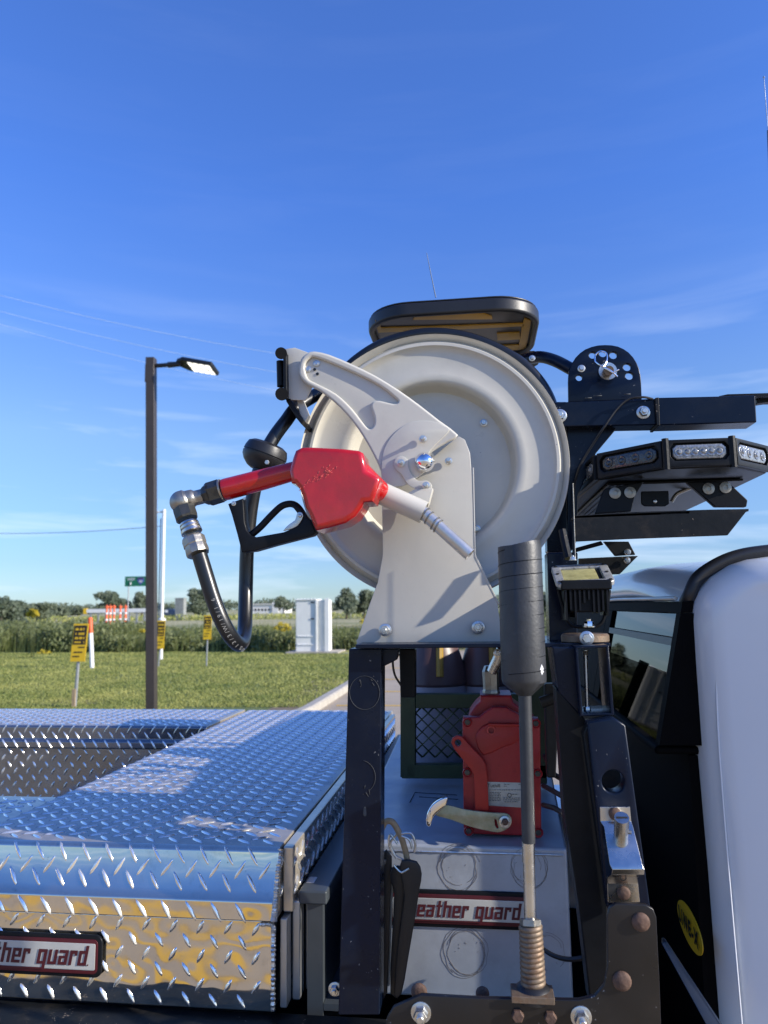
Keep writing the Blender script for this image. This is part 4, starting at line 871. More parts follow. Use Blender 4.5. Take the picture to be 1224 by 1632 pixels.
tube('hairpin_clip', crom([P(984, 600, 1.425), P(972, 590, 1.42), P(958, 583, 1.42), P(949, 576, 1.425), P(949, 566, 1.43), P(957, 560, 1.43), P(966, 563, 1.43), P(967, 574, 1.425), P(963, 584, 1.42)], 6), .0016, 'chrome', rack, seg=8)
tube('hairpin_clip', [P(986, 589, 1.425), P(976, 594, 1.418), P(962, 586, 1.418)], .0016, 'chrome', rack, seg=8)
for (x, y) in ((938, 634.5), (954, 631), (1000, 628.5)): tubes('weld_fleck', [[P(x-6, y, 1.453), P(x+5, y-.5, 1.453)]], .0011, 'goo', rack, seg=5)
taper('post_gusset', [(904, 679), (987, 678), (950, 722), (921, 790), (919, 862), (905, 890), (903, 760)], 1.48, .012, 'dark', rack, .002)
taper('upright', [(868, 640), (904, 640), (908, 690), (905, 880), (872, 880)], 1.6, .05, 'dark', rack, .003)
taper('top_channel', [(1146, 631), (1160, 628), (1300, 624), (1300, 629), (1204, 632)], 1.48, .03, 'plastic', rack, .001)
taper('hook_bracket', [(1204, 632), (1300, 630), (1300, 640), (1222, 641), (1208, 643)], 1.5, .02, 'darkrust', rack, .002)
tube('curved_stay', crom([P(838, 572, 1.57), P(862, 569, 1.53), P(885, 575, 1.5), P(912, 589, 1.48)], 6), .0125, 'dark', rack, seg=12)
cb = tube('black_cable', crom([P(1040, 636, 1.45), P(1025, 633, 1.438), P(1002, 636, 1.438), P(983, 652, 1.438), P(963, 680, 1.438), P(948, 703, 1.45), P(930, 732, 1.46), P(920, 755, 1.46), P(914, 790, 1.46), P(914, 880, 1.45)], 6), .0024, 'black', None, seg=8)
tag(cb, 'thin black cable looping over the top beam down beside the reel', 'cable')
# lower angle iron and brackets
ai = rack
taper('angle_iron', [(915, 822), (1009, 816), (1134, 812), (1193, 811), (1160, 853), (1000, 859), (918, 863)], 1.33, .006, 'darkrust', ai, .001)
a = P(915, 822, 1.33); b = P(1193, 811, 1.33); mesh('angle_flange', [a, b, b+Vector((0, .05, .0)), a+Vector((0, .05, 0)), a-Vector((0, 0, .004)), b-Vector((0, 0, .004)), b+Vector((0, .05, -.004)), a+Vector((0, .05, -.004))], HF, 'darkrust', ai, recalc=True)
taper('lower_angle', [(922, 890), (1008, 886), (1017, 886), (988, 915), (940, 917), (922, 900)], 1.75, .01, 'darkrust', ai, .001)
taper('cross_tie', [(962, 863), (1002, 863), (1013, 884), (981, 886)], 1.70, .012, 'darkrust', ai, .001)
taper('diagonal_tie', [(918, 873), (958, 862), (962, 868), (918, 880)], 1.5, .01, 'plastic', ai, .001)
bolt(1000, 880, 1.70, 5, ai, 'zinc'); bolt(999, 893, 1.745, 5, ai, 'zinc')
tube('antenna_rod', [P(913, 770, 1.29), P(917, 893, 1.29)], .0009, 'galv', ai, seg=6); tube('latch_arm', [P(896, 845, 1.33), P(901, 870, 1.32), P(906, 890, 1.31)], .007, 'darkrust', ai, seg=8)
bolt(915, 893, 1.28, 6, ai, 'zinc', at=P(913, 893, 1.285), axis=(0, 0, 1), h=.006)
# side bits visible at the right of the pump
tube('hinge_knob', [P(862, 1120, 1.4), P(884, 1112, 1.4)], .01, 'plastic', ai, seg=10); taper('rack_foot', [(868, 1090), (884, 1090), (890, 1150), (886, 1240), (872, 1240)], 1.42, .03, 'plastic', ai)
cb2 = tube('black_bed_cable', crom([P(858, 1508, 1.42), P(885, 1524, 1.40), P(915, 1529, 1.38), P(950, 1520, 1.37), P(975, 1508, 1.36)], 5), .0042, 'black', None, seg=8); tag(cb2, 'black cable running behind the spring mount across the plain toolbox front', 'cable')
cb3 = tube('shelf_wire', crom([P(630, 1034, 1.4), P(626, 1052, 1.4), P(629, 1075, 1.41), P(639, 1092, 1.42)], 5), .0022, 'black', None, seg=8); tag(cb3, 'short black wire curling below the shelf beside the post', 'cable')
for (a, b) in (((866, 1252), (884, 1262)), ((866, 1283), (884, 1288)), ((868, 1205), (884, 1235))):
    o = tube('rubber_hose', [P(*a, 1.52), P(*b, 1.45), P(b[0]+14, b[1]+8, 1.42)], .005, 'black', None, seg=8); tag(o, {1252: 'upper black hose leaving the right side of the red pump', 1283: 'lower black hose leaving the right side of the red pump', 1205: 'thin sloping black hose above the two pump hoses'}[a[1]], 'hose', 'hoses at the right of the pump')

# ================================================================== LIGHT BAR
def lightbar():
    t = thing('warning_light_bar', 'black warning light bar with clear lamp modules, bolted under the top beam', 'light bar', P(1100, 760, 1.5))
    z0 = P(1110, 742, 1.31).z-.006; h = P(1110, 700, 1.30).z-z0
    # plan outline of near end (octagonal), receding along +Y
    A = [PX(0, 0, 1)]*0
    pB = PZ(1060, 752, z0); pC = PZ(1166, 738, z0); pA = PZ(957, 772, z0)
    p0 = Vector((P(1062, 750, 1.30).x, 1.30)); p1 = Vector((P(1168, 740, 1.30).x, 1.30)); pl_ = Vector((P(955, 770, 1.395).x, 1.395)); pr_ = Vector((p1.x+.085, 1.385))
    _q = PZ(917, 797, z0); pll = Vector((_q.x, max(1.55, min(_q.y, 1.9)))); prr = Vector((pr_.x+.002, 1.56)); YE = 2.6
    plan = [p0, p1, pr_, prr, Vector((prr.x, YE)), Vector((pll.x, YE)), pll, pl_]
    vs = [(p.x, p.y, z0) for p in plan]+[(p.x, p.y, z0+h) for p in plan]; n = 8
    mesh('bar_body', vs, [tuple(range(n)), tuple(range(2*n-1, n-1, -1))]+[(i, (i+1) % n, (i+1) % n+n, i+n) for i in range(n)], 'plastic', t, recalc=True, bevel=.004, seg=2)
    # lamp modules proud of each near face
    def module(a, b, m, k=.12, leds=6):
        a = Vector((a.x, a.y, 0)); b = Vector((b.x, b.y, 0)); U = (b-a).normalized(); nrm = Vector((U.y, -U.x, 0)); Ln = (b-a).length
        for (v0, v1) in ((-.03, .10), (.90, 1.03)): pass
        o = a+Vector((0, 0, z0))
        def q(u, v, w_): return o+U*(Ln*u)+Vector((0, 0, h*v))+nrm*w_
        fr = [[q(.03, .1, .001), q(.97, .1, .001), q(.97, .92, .001), q(.03, .92, .001)]]
        plate2('module_frame', [[(Ln*u, h*v) for u, v in ((.02, .04), (.98, .04), (.98, .98), (.02, .98))], [(Ln*u, h*v) for u, v in ((.12, .24), (.88, .24), (.94, .4), (.94, .7), (.88, .86), (.12, .86), (.06, .7), (.06, .4))]], .009, 'plastic', t, .001, o+nrm*.008, U, EZV)
        ln = plate2('lamp_lens', [[(Ln*u, h*v) for u, v in ((.16, .3), (.84, .3), (.90, .42), (.90, .68), (.84, .8), (.16, .8), (.10, .68), (.10, .42))]], .006, m, t, .002, o+nrm*.0065, U, EZV)
        for i in range(leds):
            c = q(.2+.6*i/(leds-1), .55, .0065); lathe('led', c, nrm, [(h*.17, 0), (h*.16, .0012), (h*.10, .0008), (h*.05, .003), (0, .0032)], m, ln, seg=12)
    module(p0, p1, 'ledlens'); module(pl_, p0, 'leddark', leds=4); module(p1, pr_, 'ledlens', leds=4); module(pll, pl_, 'ledlens', leds=4)
    for (a, b) in ((p0, 0), (p1, 1)): tube('end_rib', [(a.x, a.y-.004, z0-.002), (a.x, a.y-.004, z0+h+.002)], .006, 'plastic', t, seg=8)
    # base tray seam lines and mounting feet
    mx_ = (pl_.x+prr.x)/2
    box('base_plate', pl_.x+.02, prr.x-.03, 1.42, YE-.1, z0-.006, z0-.001, 'plastic', t, bevel=.002)
    for (pp, ws) in (([(948, 819), (963, 779), (1027, 767), (1012, 790), (1006, 815)], ((980, 786), (1004, 785))), ([(1094, 768), (1160, 767), (1192, 797), (1190, 808), (1140, 808)], ((1129, 779), (1156, 777)))):
        q = [PZ(x, y, z0-.008) for x, y in pp]; m_ = 'plastic'
        ft = taper('mounting_foot', pp, 1.40, .012, 'plastic', t, .002)
        for (x, y) in ws: lathe('foot_washer', P(x, y, 1.399), FR, [(.0, .001), (.0045, .001), (.0045, .003), (.0105, .002), (.0105, 0)], 'galv', t, seg=20)
    taper('centre_foot', [(1022, 783), (1066, 782), (1067, 803), (1060, 807), (1028, 807), (1022, 803)], 1.42, .006, 'plastic', t, .002); dome(1044, 799, 1.42, 3, t, 'zinc')
    tube('cable_stub', crom([P(1070, 800, 1.5), P(1078, 788, 1.5), P(1090, 782, 1.5), P(1100, 778, 1.5)], 4), .004, 'galv', t, seg=8)
    for i in range(3): box('seam', mx_-.12+i*.012, mx_-.115+i*.012, 1.42, 1.9, z0-.0075, z0-.0062, 'darkrust', t)
lightbar()

# ================================================================== WORK LIGHT
def worklight():
    Y = 1.29; t = thing('square_work_light', 'square work light with yellowed lens tilted skywards on a rusty washer', 'work light', P(935, 1010, Y))
    a, b = P(883, 903, Y+.03), P(976, 926, Y)
    # face plane: tilted
    fl, fr_ = P(892, 930, Y), P(977, 926, Y); bl, br = P(881, 901, Y+.075), P(962, 898, Y+.075)
    U = (fr_-fl).normalized(); V = ((bl+br)/2-(fl+fr_)/2); Lv = V.length; V = (V-U*V.dot(U)); V.normalize(); Lu = .098; c = (fl+fr_+bl+br)/4; Lv = .085
    def rr(w2, h2, r):
        o = []
        for (cx, cz, q) in ((w2-r, h2-r, 0), (-w2+r, h2-r, 90), (-w2+r, -h2+r, 180), (w2-r, -h2+r, 270)): o += circ(cx, cz, r, 6, q, q+90)
        return o
    plate2('bezel', [rr(Lu/2, Lv/2, .012), [(x, y) for x, y in ((-.034, -.028), (.034, -.028), (.034, .028), (-.034, .028))]], .009, 'bezel', t, .0015, c, U, V)
    Wn = U.cross(V).normalized()
    plate2('lens', [[(-.033, -.027), (.026, -.027), (.026, .027), (-.033, .027)]], .004, 'yellowglass', t, .001, c-Wn*.0035, U, V); plate2('lens_shade', [[(.0262, -.027), (.033, -.027), (.033, .027), (.0262, .027)]], .004, 'plastic', t, .001, c-Wn*.003, U, V)
    for (u, v) in [(-.042, .034), (-.042, 0), (-.042, -.034), (.042, .034), (.042, 0), (.042, -.034)]: lathe('screw', c+U*u+V*v+Wn*.0003, Wn, [(.0032, 0), (.003, .001), (0, .001)], 'fitdark', t, seg=10)
    # body below, fins
    top = c-Wn*.010
    zb = P(935, 1000, Y).z; hx0, hx1 = P(898, 940, Y).x, P(972, 940, Y).x
    box('lamp_body', hx0+.01, hx1-.01, Y+.012, Y+.075, zb+.025, c.z-.014, 'plastic', t, bevel=.003)
    for i in range(10):
        x = hx0+.004+(hx1-hx0-.008)*i/9; lo = zb+.012+.018*abs(math.sin(i*1.7))+(.02 if i in (4, 5) else 0)
        box('cooling_fin', x-.0016, x+.0016, Y+.002, Y+.08, lo, c.z-.018, 'plastic', t)
    box('body_shroud', hx0-.004, hx1+.004, Y-.001, Y+.085, c.z-.03, c.z-.013, 'plastic', t, bevel=.003)
    tube('yoke', crom([(hx0-.005, Y+.03, c.z-.03), (hx0+.0, Y+.03, zb+.04), (hx0+.012, Y+.03, zb+.006), ((hx0+hx1)/2, Y+.03, zb), (hx1-.012, Y+.03, zb+.006), (hx1, Y+.03, zb+.04), (hx1+.004, Y+.03, c.z-.03)], 5), .003, 'plastic', t, seg=8)
    bolt(0, 0, Y, 10, t, 'chrome', at=Vector(((hx0+hx1)/2+.004, Y+.02, zb)), axis=(0, 0, 1), h=.010)
    w0, w1, wz = P(898, 1013, Y).x, P(977, 1013, Y).x, P(935, 1019, Y).z
    lathe('rusty_washer', ((w0+w1)/2, Y+.04, zs+.001), (0, 0, 1), [(0, 0), ((w1-w0)/2, 0), ((w1-w0)/2, .010), ((w1-w0)/2-.003, .013), (0, .013)], 'rustlt', t, seg=40)
    bolt(0, 0, Y, 11, t, 'zinc', at=Vector((P(934, 1012, Y).x, Y-.006, zs+.008)), axis=FR, h=.007, stud=False)
worklight()

# ================================================================== HOSE REEL
reel = thing('hose_reel', 'large grey spring hose reel on a flared grey stand', 'hose reel', P(688, 1024, 1.40))
RC = P(687, 739.5, 1.42); RR = .264
def radial(prof): return [(r*RR, y) for r, y in prof]
lathe('front_flange', RC, (0, 1, 0), radial([(.0, .040), (.585, .040), (.60, .034), (.612, .018), (.625, .008), (.65, .004), (.70, .006), (.86, .010), (.895, .006), (.91, .0), (.93, .0), (.945, .008), (.965, .016), (.985, .006), (1.0, .002), (1.004, .006), (1.0, .012), (.97, .022), (.6, .046), (0, .046)]), 'reel', reel, seg=128, sharp=50)
lathe('rear_flange', RC+Vector((0, .135, 0)), (0, 1, 0), radial([(0, 0), (.9, .0), (.97, -.006), (1.0, -.012), (1.004, -.006), (.98, .006), (0, .012)]), 'reel', reel, seg=96)
lathe('drum', RC+Vector((0, .045, 0)), (0, 1, 0), radial([(.55, 0), (.55, .09)]), 'reel', reel, seg=64)
for (x, y) in ((771, 674), (760, 843), (587, 829), (640, 660)): bolt(x, y, 1.458, 6, reel, 'zinc', stud=False)
for k, (rr, yy) in enumerate(((.66, .06), (.76, .062), (.86, .06), (.68, .088), (.79, .09), (.88, .09), (.66, .114), (.76, .113), (.86, .114))): pass
# stand
St = [(568, 1027), (572, 1012), (590, 960), (602, 928), (610, 884), (609, 815), (608, 765), (625, 742), (655, 735), (683, 735), (708, 713), (731, 695), (741, 701), (749, 722), (752, 760), (754, 810), (756, 885), (772, 918), (793, 962), (798, 1000), (799, 1025)]
pl('stand_plate', St, 1.372, .004, 'stand', reel, bevel=.0009)
a, b = P(568, 1027, 1.372), P(799, 1025, 1.372); box('stand_foot', a.x, b.x, 1.373, 1.50, zs+.0005, zs+.005, 'stand', reel, bevel=.001)
pl('stand_flange', [(753, 745), (755, 745), (758, 884), (796, 962), (794, 964), (756, 888)], 1.3715, .03, 'stand', reel, bevel=.0006)
box('rear_stand', a.x+.05, b.x-.03, 1.575, 1.58, zs, RC.z+.05, 'stand', reel)
# guide arm: plate + embossed rim
Arm = [(478, 600), (476, 588), (480, 572), (489, 563), (501, 560), (524, 565), (560, 580), (597, 598), (636, 622), (668, 645), (700, 670), (730, 693), (716, 703), (700, 712), (683, 724), (668, 740), (650, 760), (640, 775), (612, 775), (607, 752), (600, 735), (588, 712), (571, 684), (552, 660), (532, 640), (510, 623), (489, 612)]
Pocket = [(487, 594), (486, 580), (493, 571), (506, 570), (560, 592), (604, 614), (630, 634), (634, 640), (627, 643), (604, 638), (594, 640), (591, 648), (596, 664), (596, 676), (590, 683), (582, 678), (560, 650), (535, 627), (505, 611), (492, 604)]
def smp(q): return smoothloop([(float(a), float(b)) for a, b in q], 3)
pl('guide_arm', Arm, 1.351, .003, 'reel', reel, bevel=.0008, sm=2)
def ringtube_(name, px, Y, r, m, parent, closed=True, flat=1.):
    q = smoothloop([(P(a, b, Y).x, P(a, b, Y).z) for a, b in px], 4); pts = [Vector((u, Y, v)) for u, v in q]; n = len(pts); vs, fs = [], []; s = 10
    for i in range(n):
        t_ = (pts[(i+1) % n]-pts[i-1]).normalized(); nn = Vector((-t_.z, 0, t_.x))
        for j in range(s): an = 2*math.pi*j/s; vs.append(pts[i]+nn*math.cos(an)*r+Vector((0, math.sin(an)*r*flat, 0)))
    for i in range(n):
        for j in range(s): i2 = (i+1) % n; j2 = (j+1) % s; fs.append((i*s+j, i*s+j2, i2*s+j2, i2*s+j))
    return mesh(name, vs, fs, m, parent, smooth=True, recalc=True)
pl('arm_relief', Arm, 1.3435, .0095, 'reel', reel, bevel=.0046, sm=2, holes=[smp(Pocket)])
pl('hub_disc', [(608, 752), (610, 724), (618, 704), (632, 687), (650, 675), (671, 670.5), (692, 672), (708, 679), (716, 686), (701, 702), (683, 722), (686, 736), (676, 752), (660, 764), (640, 775), (612, 772)], 1.3415, .004, 'reel', reel, bevel=.0008, sm=3)
pl('ear_plate', [(628, 738), (632, 729), (641, 727), (649, 732), (651, 744), (656, 756), (666, 766), (680, 766), (688, 773), (686, 783), (676, 786), (664, 780), (650, 772), (640, 756), (631, 748)], 1.3370, .003, 'reel', reel, bevel=.0008, sm=3)
hc = P(676.5, 737, 1.337); lathe('hub_cap', hc, FR, [(.0185, 0), (.0185, .003)]+[(.0175*math.cos(R(a)), .004+.0165*math.sin(R(a))) for a in range(0, 91, 10)], 'chrome', reel, seg=40, sharp=60)
for (x, y, yy) in ((674, 700, 1.337), (639, 738, 1.334), (715, 735, 1.367), (679, 774, 1.334)):
    c = P(x, y, yy); tube('screw', [c, c-Vector((0, .018, 0))], .0035, 'zinc', reel, seg=10); bolt(x, y, yy, 6, reel, 'zinc', stud=False, h=.006)
bolt(614, 1004, 1.367, 10, reel, 'zinc', h=.010); bolt(762, 1000, 1.367, 10, reel, 'zinc', h=.010)
pl('guide_bracket', [(455, 556), (470, 554), (489, 561), (500, 566), (500, 612), (488, 636), (487, 638), (457, 637)], 1.362, .004, 'reel', reel, bevel=.0008)
pl('guide_bracket', [(472, 634), (480, 631), (492, 662), (486, 672), (480, 668)], 1.375, .02, 'reel', reel, bevel=.0008)
for (x, y) in ((504.5, 579), (491, 588.5)): bolt(x, y, 1.350, 5.5, reel, 'zinc', stud=False, h=.003)
for (x, y) in ((501.5, 589), (506, 596)): lathe('hole', P(x, y, 1.3502), FR, [(0, 0), (.0028, 0), (.003, .0008), (.0024, .001)], 'fitdark', reel, seg=12)
# black roller guide
tube('guide_roller', [P(448, 563, 1.34), P(448, 563, 1.50)], .0115, 'plastic', reel, seg=16); tube('guide_roller', [P(449, 628, 1.34), P(449, 628, 1.50)], .0125, 'plastic', reel, seg=16)
tube('guide_roller', [P(447, 576, 1.37), P(448, 616, 1.37)], .008, 'plastic', reel, seg=14); tube('guide_roller', [P(447, 576, 1.48), P(448, 616, 1.48)], .008, 'plastic', reel, seg=14)
taper('roller_frame', [(451, 562), (456, 561), (457, 634), (452, 634)], 1.345, .15, 'plastic', reel, .001); taper('roller_frame', [(455, 638), (462, 634), (484, 670), (480, 676), (472, 666)], 1.36, .12, 'plastic', reel, .002)
# nozzle holder tube on the stand
h0, h1 = P(601, 783, 1.30), P(676, 817, 1.30)
def opentube(name, a, b, r, th, m, parent, seg=36):
    A = (b-a); L_ = A.length; return lathe(name, a, A, [(r-th, 0), (r, 0), (r, L_), (r-th, L_), (r-th, 0)], m, parent, seg=seg)
opentube('nozzle_holder', h0, h1, .0202, .002, 'reel', reel)
pl('holder_lug', [(640, 792), (660, 780), (690, 778), (684, 801), (678, 812), (655, 808)], 1.33, .025, 'reel', reel, bevel=.001)

# hose wound on the drum + over the guide and down to the nozzle
hose = thing('fuel_hose', 'thick black fuel hose wound on the reel and looping down to the nozzle', 'hose', P(392, 1030, 1.3))
co = []
lay = [.64, .76, .88]
for li, q in enumerate(lay):
    for k, yy in enumerate((.062, .09, .118)):
        for a in range(0, 361, 12): pass
vs_all = []
for li, q in enumerate(lay):
    for yy in (.060, .088, .116):
        vs, fs = tubev([RC+Vector((q*RR*math.cos(R(a)), yy, q*RR*math.sin(R(a)))) for a in range(0, 361, 8)], .0135, 10, False); vs_all.append((vs, fs))
V_, F_ = [], []
for vs, fs in vs_all: n = len(V_); V_ += vs; F_ += [tuple(i+n for i in f) for f in fs]
mesh('hose_coil', V_, F_, 'hose', hose, smooth=True)
top = [RC+Vector((q*RR*math.cos(R(a)), .075, q*RR*math.sin(R(a)))) for a, q in ((-10, .9), (12, .96), (30, 1.04), (46, 1.075), (62, 1.08), (78, 1.095), (94, 1.105), (110, 1.105), (124, 1.09), (136, 1.07))]
path = top+[P(478, 645, 1.42), P(455, 672, 1.40), P(436, 698, 1.385), P(422, 725, 1.375), P(409, 765, 1.37), P(400, 810, 1.37), P(394, 870, 1.37), P(392, 930, 1.37), P(391, 975, 1.355), P(390, 1003, 1.335), P(387, 1020, 1.305), P(380, 1026, 1.275), P(368, 1014, 1.25), P(354, 990, 1.235), P(340, 955, 1.23), P(329, 920, 1.228), P(318, 884, 1.228)]
HP = crom(path, 8); tube('hose_run', HP, .0135, 'hose', hose, seg=20)
# stopper ball
a, b = P(433, 705, 1.39), P(411, 745, 1.37); ax = (b-a).normalized(); c0 = P(422, 726, 1.378)
ax = (Vector((.25, 0, .97))).normalized(); ax = (P(414, 748, 1.375)-P(431, 702, 1.375)).normalized()
bp_ = [(.0135, -.024), (.03, -.024), (.039, -.019), (.0425, -.009), (.0435, -.0015), (.0415, -.0008), (.0415, .0008), (.0435, .0015), (.0425, .009), (.037, .018), (.027, .027), (.018, .031), (.0135, .031)]
lathe('stopper_ball', c0, ax, bp_, 'black', hose, seg=40); bolt(426, 737, 1.335, 4, hose, 'zinc', washer=False, stud=False)
# printed text along the lower limb, characters standing on the surface
msg = '0SI3/3/W/19/1.6'; pa_, pz_ = (388, 1033), (344, 961)
limb = [P(382, 1031, 1.262), P(372, 1022, 1.250), P(357, 997, 1.236), P(344, 966, 1.230), P(336, 945, 1.229)]
limb = crom(limb, 10); Ltot = sum((limb[i+1]-limb[i]).length for i in range(len(limb)-1)); s_ = 0; seglen = Ltot/(len(msg)+1); k = 0; acc = 0
for i in range(len(limb)-1):
    dl = (limb[i+1]-limb[i]).length
    while acc <= s_+dl and k < len(msg) and acc >= s_-1e-9:
        p = limb[i].lerp(limb[i+1], (acc-s_)/dl); U = (limb[i+1]-limb[i]).normalized(); nrm = (O-p); nrm = (nrm-U*nrm.dot(U)).normalized(); V = nrm.cross(U)
        text('hose_print', msg[k], p+nrm*.0137, .0100, 'hoseprint', hose, U, V, ext=.0002); k += 1; acc += seglen
    s_ += dl

# ================================================================== NOZZLE
nz_ = thing('fuel_nozzle', 'red fuel nozzle with black lever guard and silver spout resting in the reel holder', 'fuel nozzle', P(520, 780, 1.25))
NB = [(466, 728), (470, 717), (480, 712), (494, 711.5), (545, 714), (571, 717), (578, 721), (581, 735), (584, 749), (596, 756), (606, 763), (601, 781), (594, 799), (580, 800), (576, 808), (566, 822), (550, 833), (525, 840), (503, 845), (499, 838), (492, 820), (486, 808), (481, 790), (476, 778), (469, 770), (463, 769), (460, 750)]
def puffy(name, px, Y, depth, m, parent, ins=((0, .5), (.0025, .34), (.007, .18), (.012, .07), (.018, .0)), k=3):
    base = [Vector(v) for v in smoothloop([(P(a, b, Y).x, P(a, b, Y).z) for a, b in px], k)]; n = len(base); area = sum(base[i-1].x*base[i].y-base[i].x*base[i-1].y for i in range(n)); sg = 1 if area > 0 else -1
    def inset(d):
        o = []
        for i in range(n):
            e = (base[(i+2) % n]-base[i-2]).normalized(); o.append(base[i]+Vector((-e.y, e.x))*sg*d)
        return o
    rings = [(d, Y-depth/2+depth*f) for d, f in reversed(ins)]+[(d, Y+depth/2-depth*f) for d, f in ins]
    vs, fs = [], []
    for d, y in rings:
        for p in inset(d): vs.append((p.x, y, p.y))
    for r in range(len(rings)-1):
        for i in range(n): j = (i+1) % n; fs.append((r*n+i, r*n+j, (r+1)*n+j, (r+1)*n+i))
    fs += [tuple(range(n)), tuple(range((len(rings)-1)*n, len(rings)*n))]
    o = mesh(name, vs, fs, m, parent, smooth=True, recalc=True); o.data.set_sharp_from_angle(angle=R(70)); return o
pl('nozzle_body', NB, 1.2245, .075, 'red', nz_, bevel=.009, sm=1)
tube('handle_grip', [P(356, 781, 1.262), P(357.5, 780.5, 1.262), P(362, 779.5, 1.262), P(420, 764, 1.262), P(468, 751, 1.262), P(490, 748, 1.262)], [.016, .0195, .0200, .0188, .0172, .0172], 'red', nz_, seg=28)
tube('outlet_neck', [P(566, 757, 1.262), P(585, 770, 1.27), P(598, 779, 1.28), P(603, 782, 1.29)], [.030, .025, .0215, .0205], 'red', nz_, seg=28)
# small pink flecks scattered in a slanting band
rnd = random.Random(3); fl = []
for _ in range(46):
    t_ = rnd.random(); x = 485+t_*44+rnd.gauss(0, 5); y = 775-t_*30+rnd.gauss(0, 4); c = P(x, y, 1.2243); l = sz(rnd.uniform(.8, 3.2), 1.22); a = rnd.gauss(.8, .5); fl.append([c-Vector((math.cos(a)*l, 0, math.sin(a)*l)), c+Vector((math.cos(a)*l, 0, math.sin(a)*l))])
tubes('pink_fleck', fl, .0005, 'redflake', nz_, seg=4)
s0, s1 = P(668, 811, 1.296), P(749, 884, 1.285)
opentube('spout', s0, s1, .0118, .0012, 'zincbright', nz_) if 'zincbright' in M else opentube('spout', s0, s1, .0118, .0012, 'stainless', nz_)
for q in (.12, .20, .32, .38): p = s0.lerp(s1, q); d = (s1-s0).normalized(); lathe('spout_ring', p, d+Vector((0, .0, .12)), [(.0122, -.0016), (.0138, -.0008), (.0138, .0008), (.0122, .0016)], 'galv', nz_, seg=28)
tube('spout_spring', [s0-(s1-s0)*.05, s0+(s1-s0)*.1], .0105, 'fitdark', nz_, seg=16)
# lever guard + trigger
GR = [(363, 803), (387, 794), (388.5, 815), (389.5, 832), (393, 845), (399, 853), (408, 856), (452, 848), (478, 836), (486, 824), (495, 828), (503, 848), (498, 853), (440, 868), (405, 878), (385, 880), (378, 852), (369, 820)]
pl('lever_guard', GR, 1.247, .026, 'plastic', nz_, bevel=.002)
tube('trigger', crom([P(401, 852, 1.262), P(415, 840, 1.262), P(432, 822, 1.262), P(447, 808, 1.262), P(458, 803.5, 1.262), P(468, 804, 1.262), P(477, 811, 1.262), P(486, 826, 1.262), P(494, 845, 1.262)], 6), [.0062]*48+[.0085]*1, 'plastic', nz_, seg=12)
pl('trigger_mount', [(463, 804), (474, 806), (486, 818), (497, 834), (501, 847), (482, 850), (466, 846), (476, 832), (474, 818)], 1.252, .018, 'plastic', nz_, bevel=.002, sm=2)
pl('hold_open_latch', [(473, 819), (476, 816), (481, 817), (483, 823), (478, 833), (470, 841), (458, 844.5), (451, 846), (460, 836), (470, 829)], 1.249, .003, 'zinc', nz_, bevel=.0006, sm=2); dome(478, 822, 1.247, 3, nz_, 'zinc')
bolt(372.5, 802.5, 1.246, 4, nz_, 'zinc', washer=True, stud=False); bolt(390, 795, 1.25, 2.5, nz_, 'zinc', washer=False, stud=False)
# swivel elbow fittings
ax1 = (P(358, 780, 1.262)-P(326, 790, 1.262)).normalized(); ce = P(289, 800, 1.25)
lathe('swivel_collar', P(355, 781, 1.262), -ax1, [(.0, 0), (.0205, 0), (.0205, .003), (.0, .003)], 'galv', nz_, seg=32)
hexnut('coupling_nut', P(352, 782, 1.262), -ax1, .0215, .026, 'fitdark', nz_, seg=6); lathe('coupling_cone', P(332, 788, 1.259), -ax1, [(.0195, -.003), (.0185, .004), (.014, .010), (.0, .010)], 'fitdark', nz_, seg=8)
tube('elbow', crom([P(333, 788, 1.259), P(315, 793, 1.257), P(300, 796, 1.253), P(290, 799, 1.25)], 4), [.0135]*6+[.0165]*4+[.0195]*3, 'galv', nz_, seg=24)
lathe('elbow_ball', ce, ax1, [(.0205*math.cos(R(a)), .0205*math.sin(R(a))) for a in range(-90, 91, 12)], 'galv', nz_, seg=28)
d2 = (P(318, 884, 1.228)-P(294, 812, 1.245)).normalized()
hexnut('swivel_nut', P(293, 811, 1.246), d2, .0205, .022, 'fitdark', nz_, seg=8); 
p = P(301, 834, 1.24); lathe('ring_fitting', p, d2, [(.0, 0), (.0165, 0), (.017, .003), (.0145, .004), (.0175, .006), (.0175, .010), (.015, .011), (.0185, .014), (.0185, .019), (.015, .021), (0, .021)], 'stainless', nz_, seg=32)
lathe('crimp_ferrule', P(307, 856, 1.235), d2, [(.0, 0), (.0175, .0), (.0205, .004), (.0205, .016), (.0195, .018), (.0205, .030), (.0195, .034), (.0, .034)], 'galv', nz_, seg=10, sharp=20)

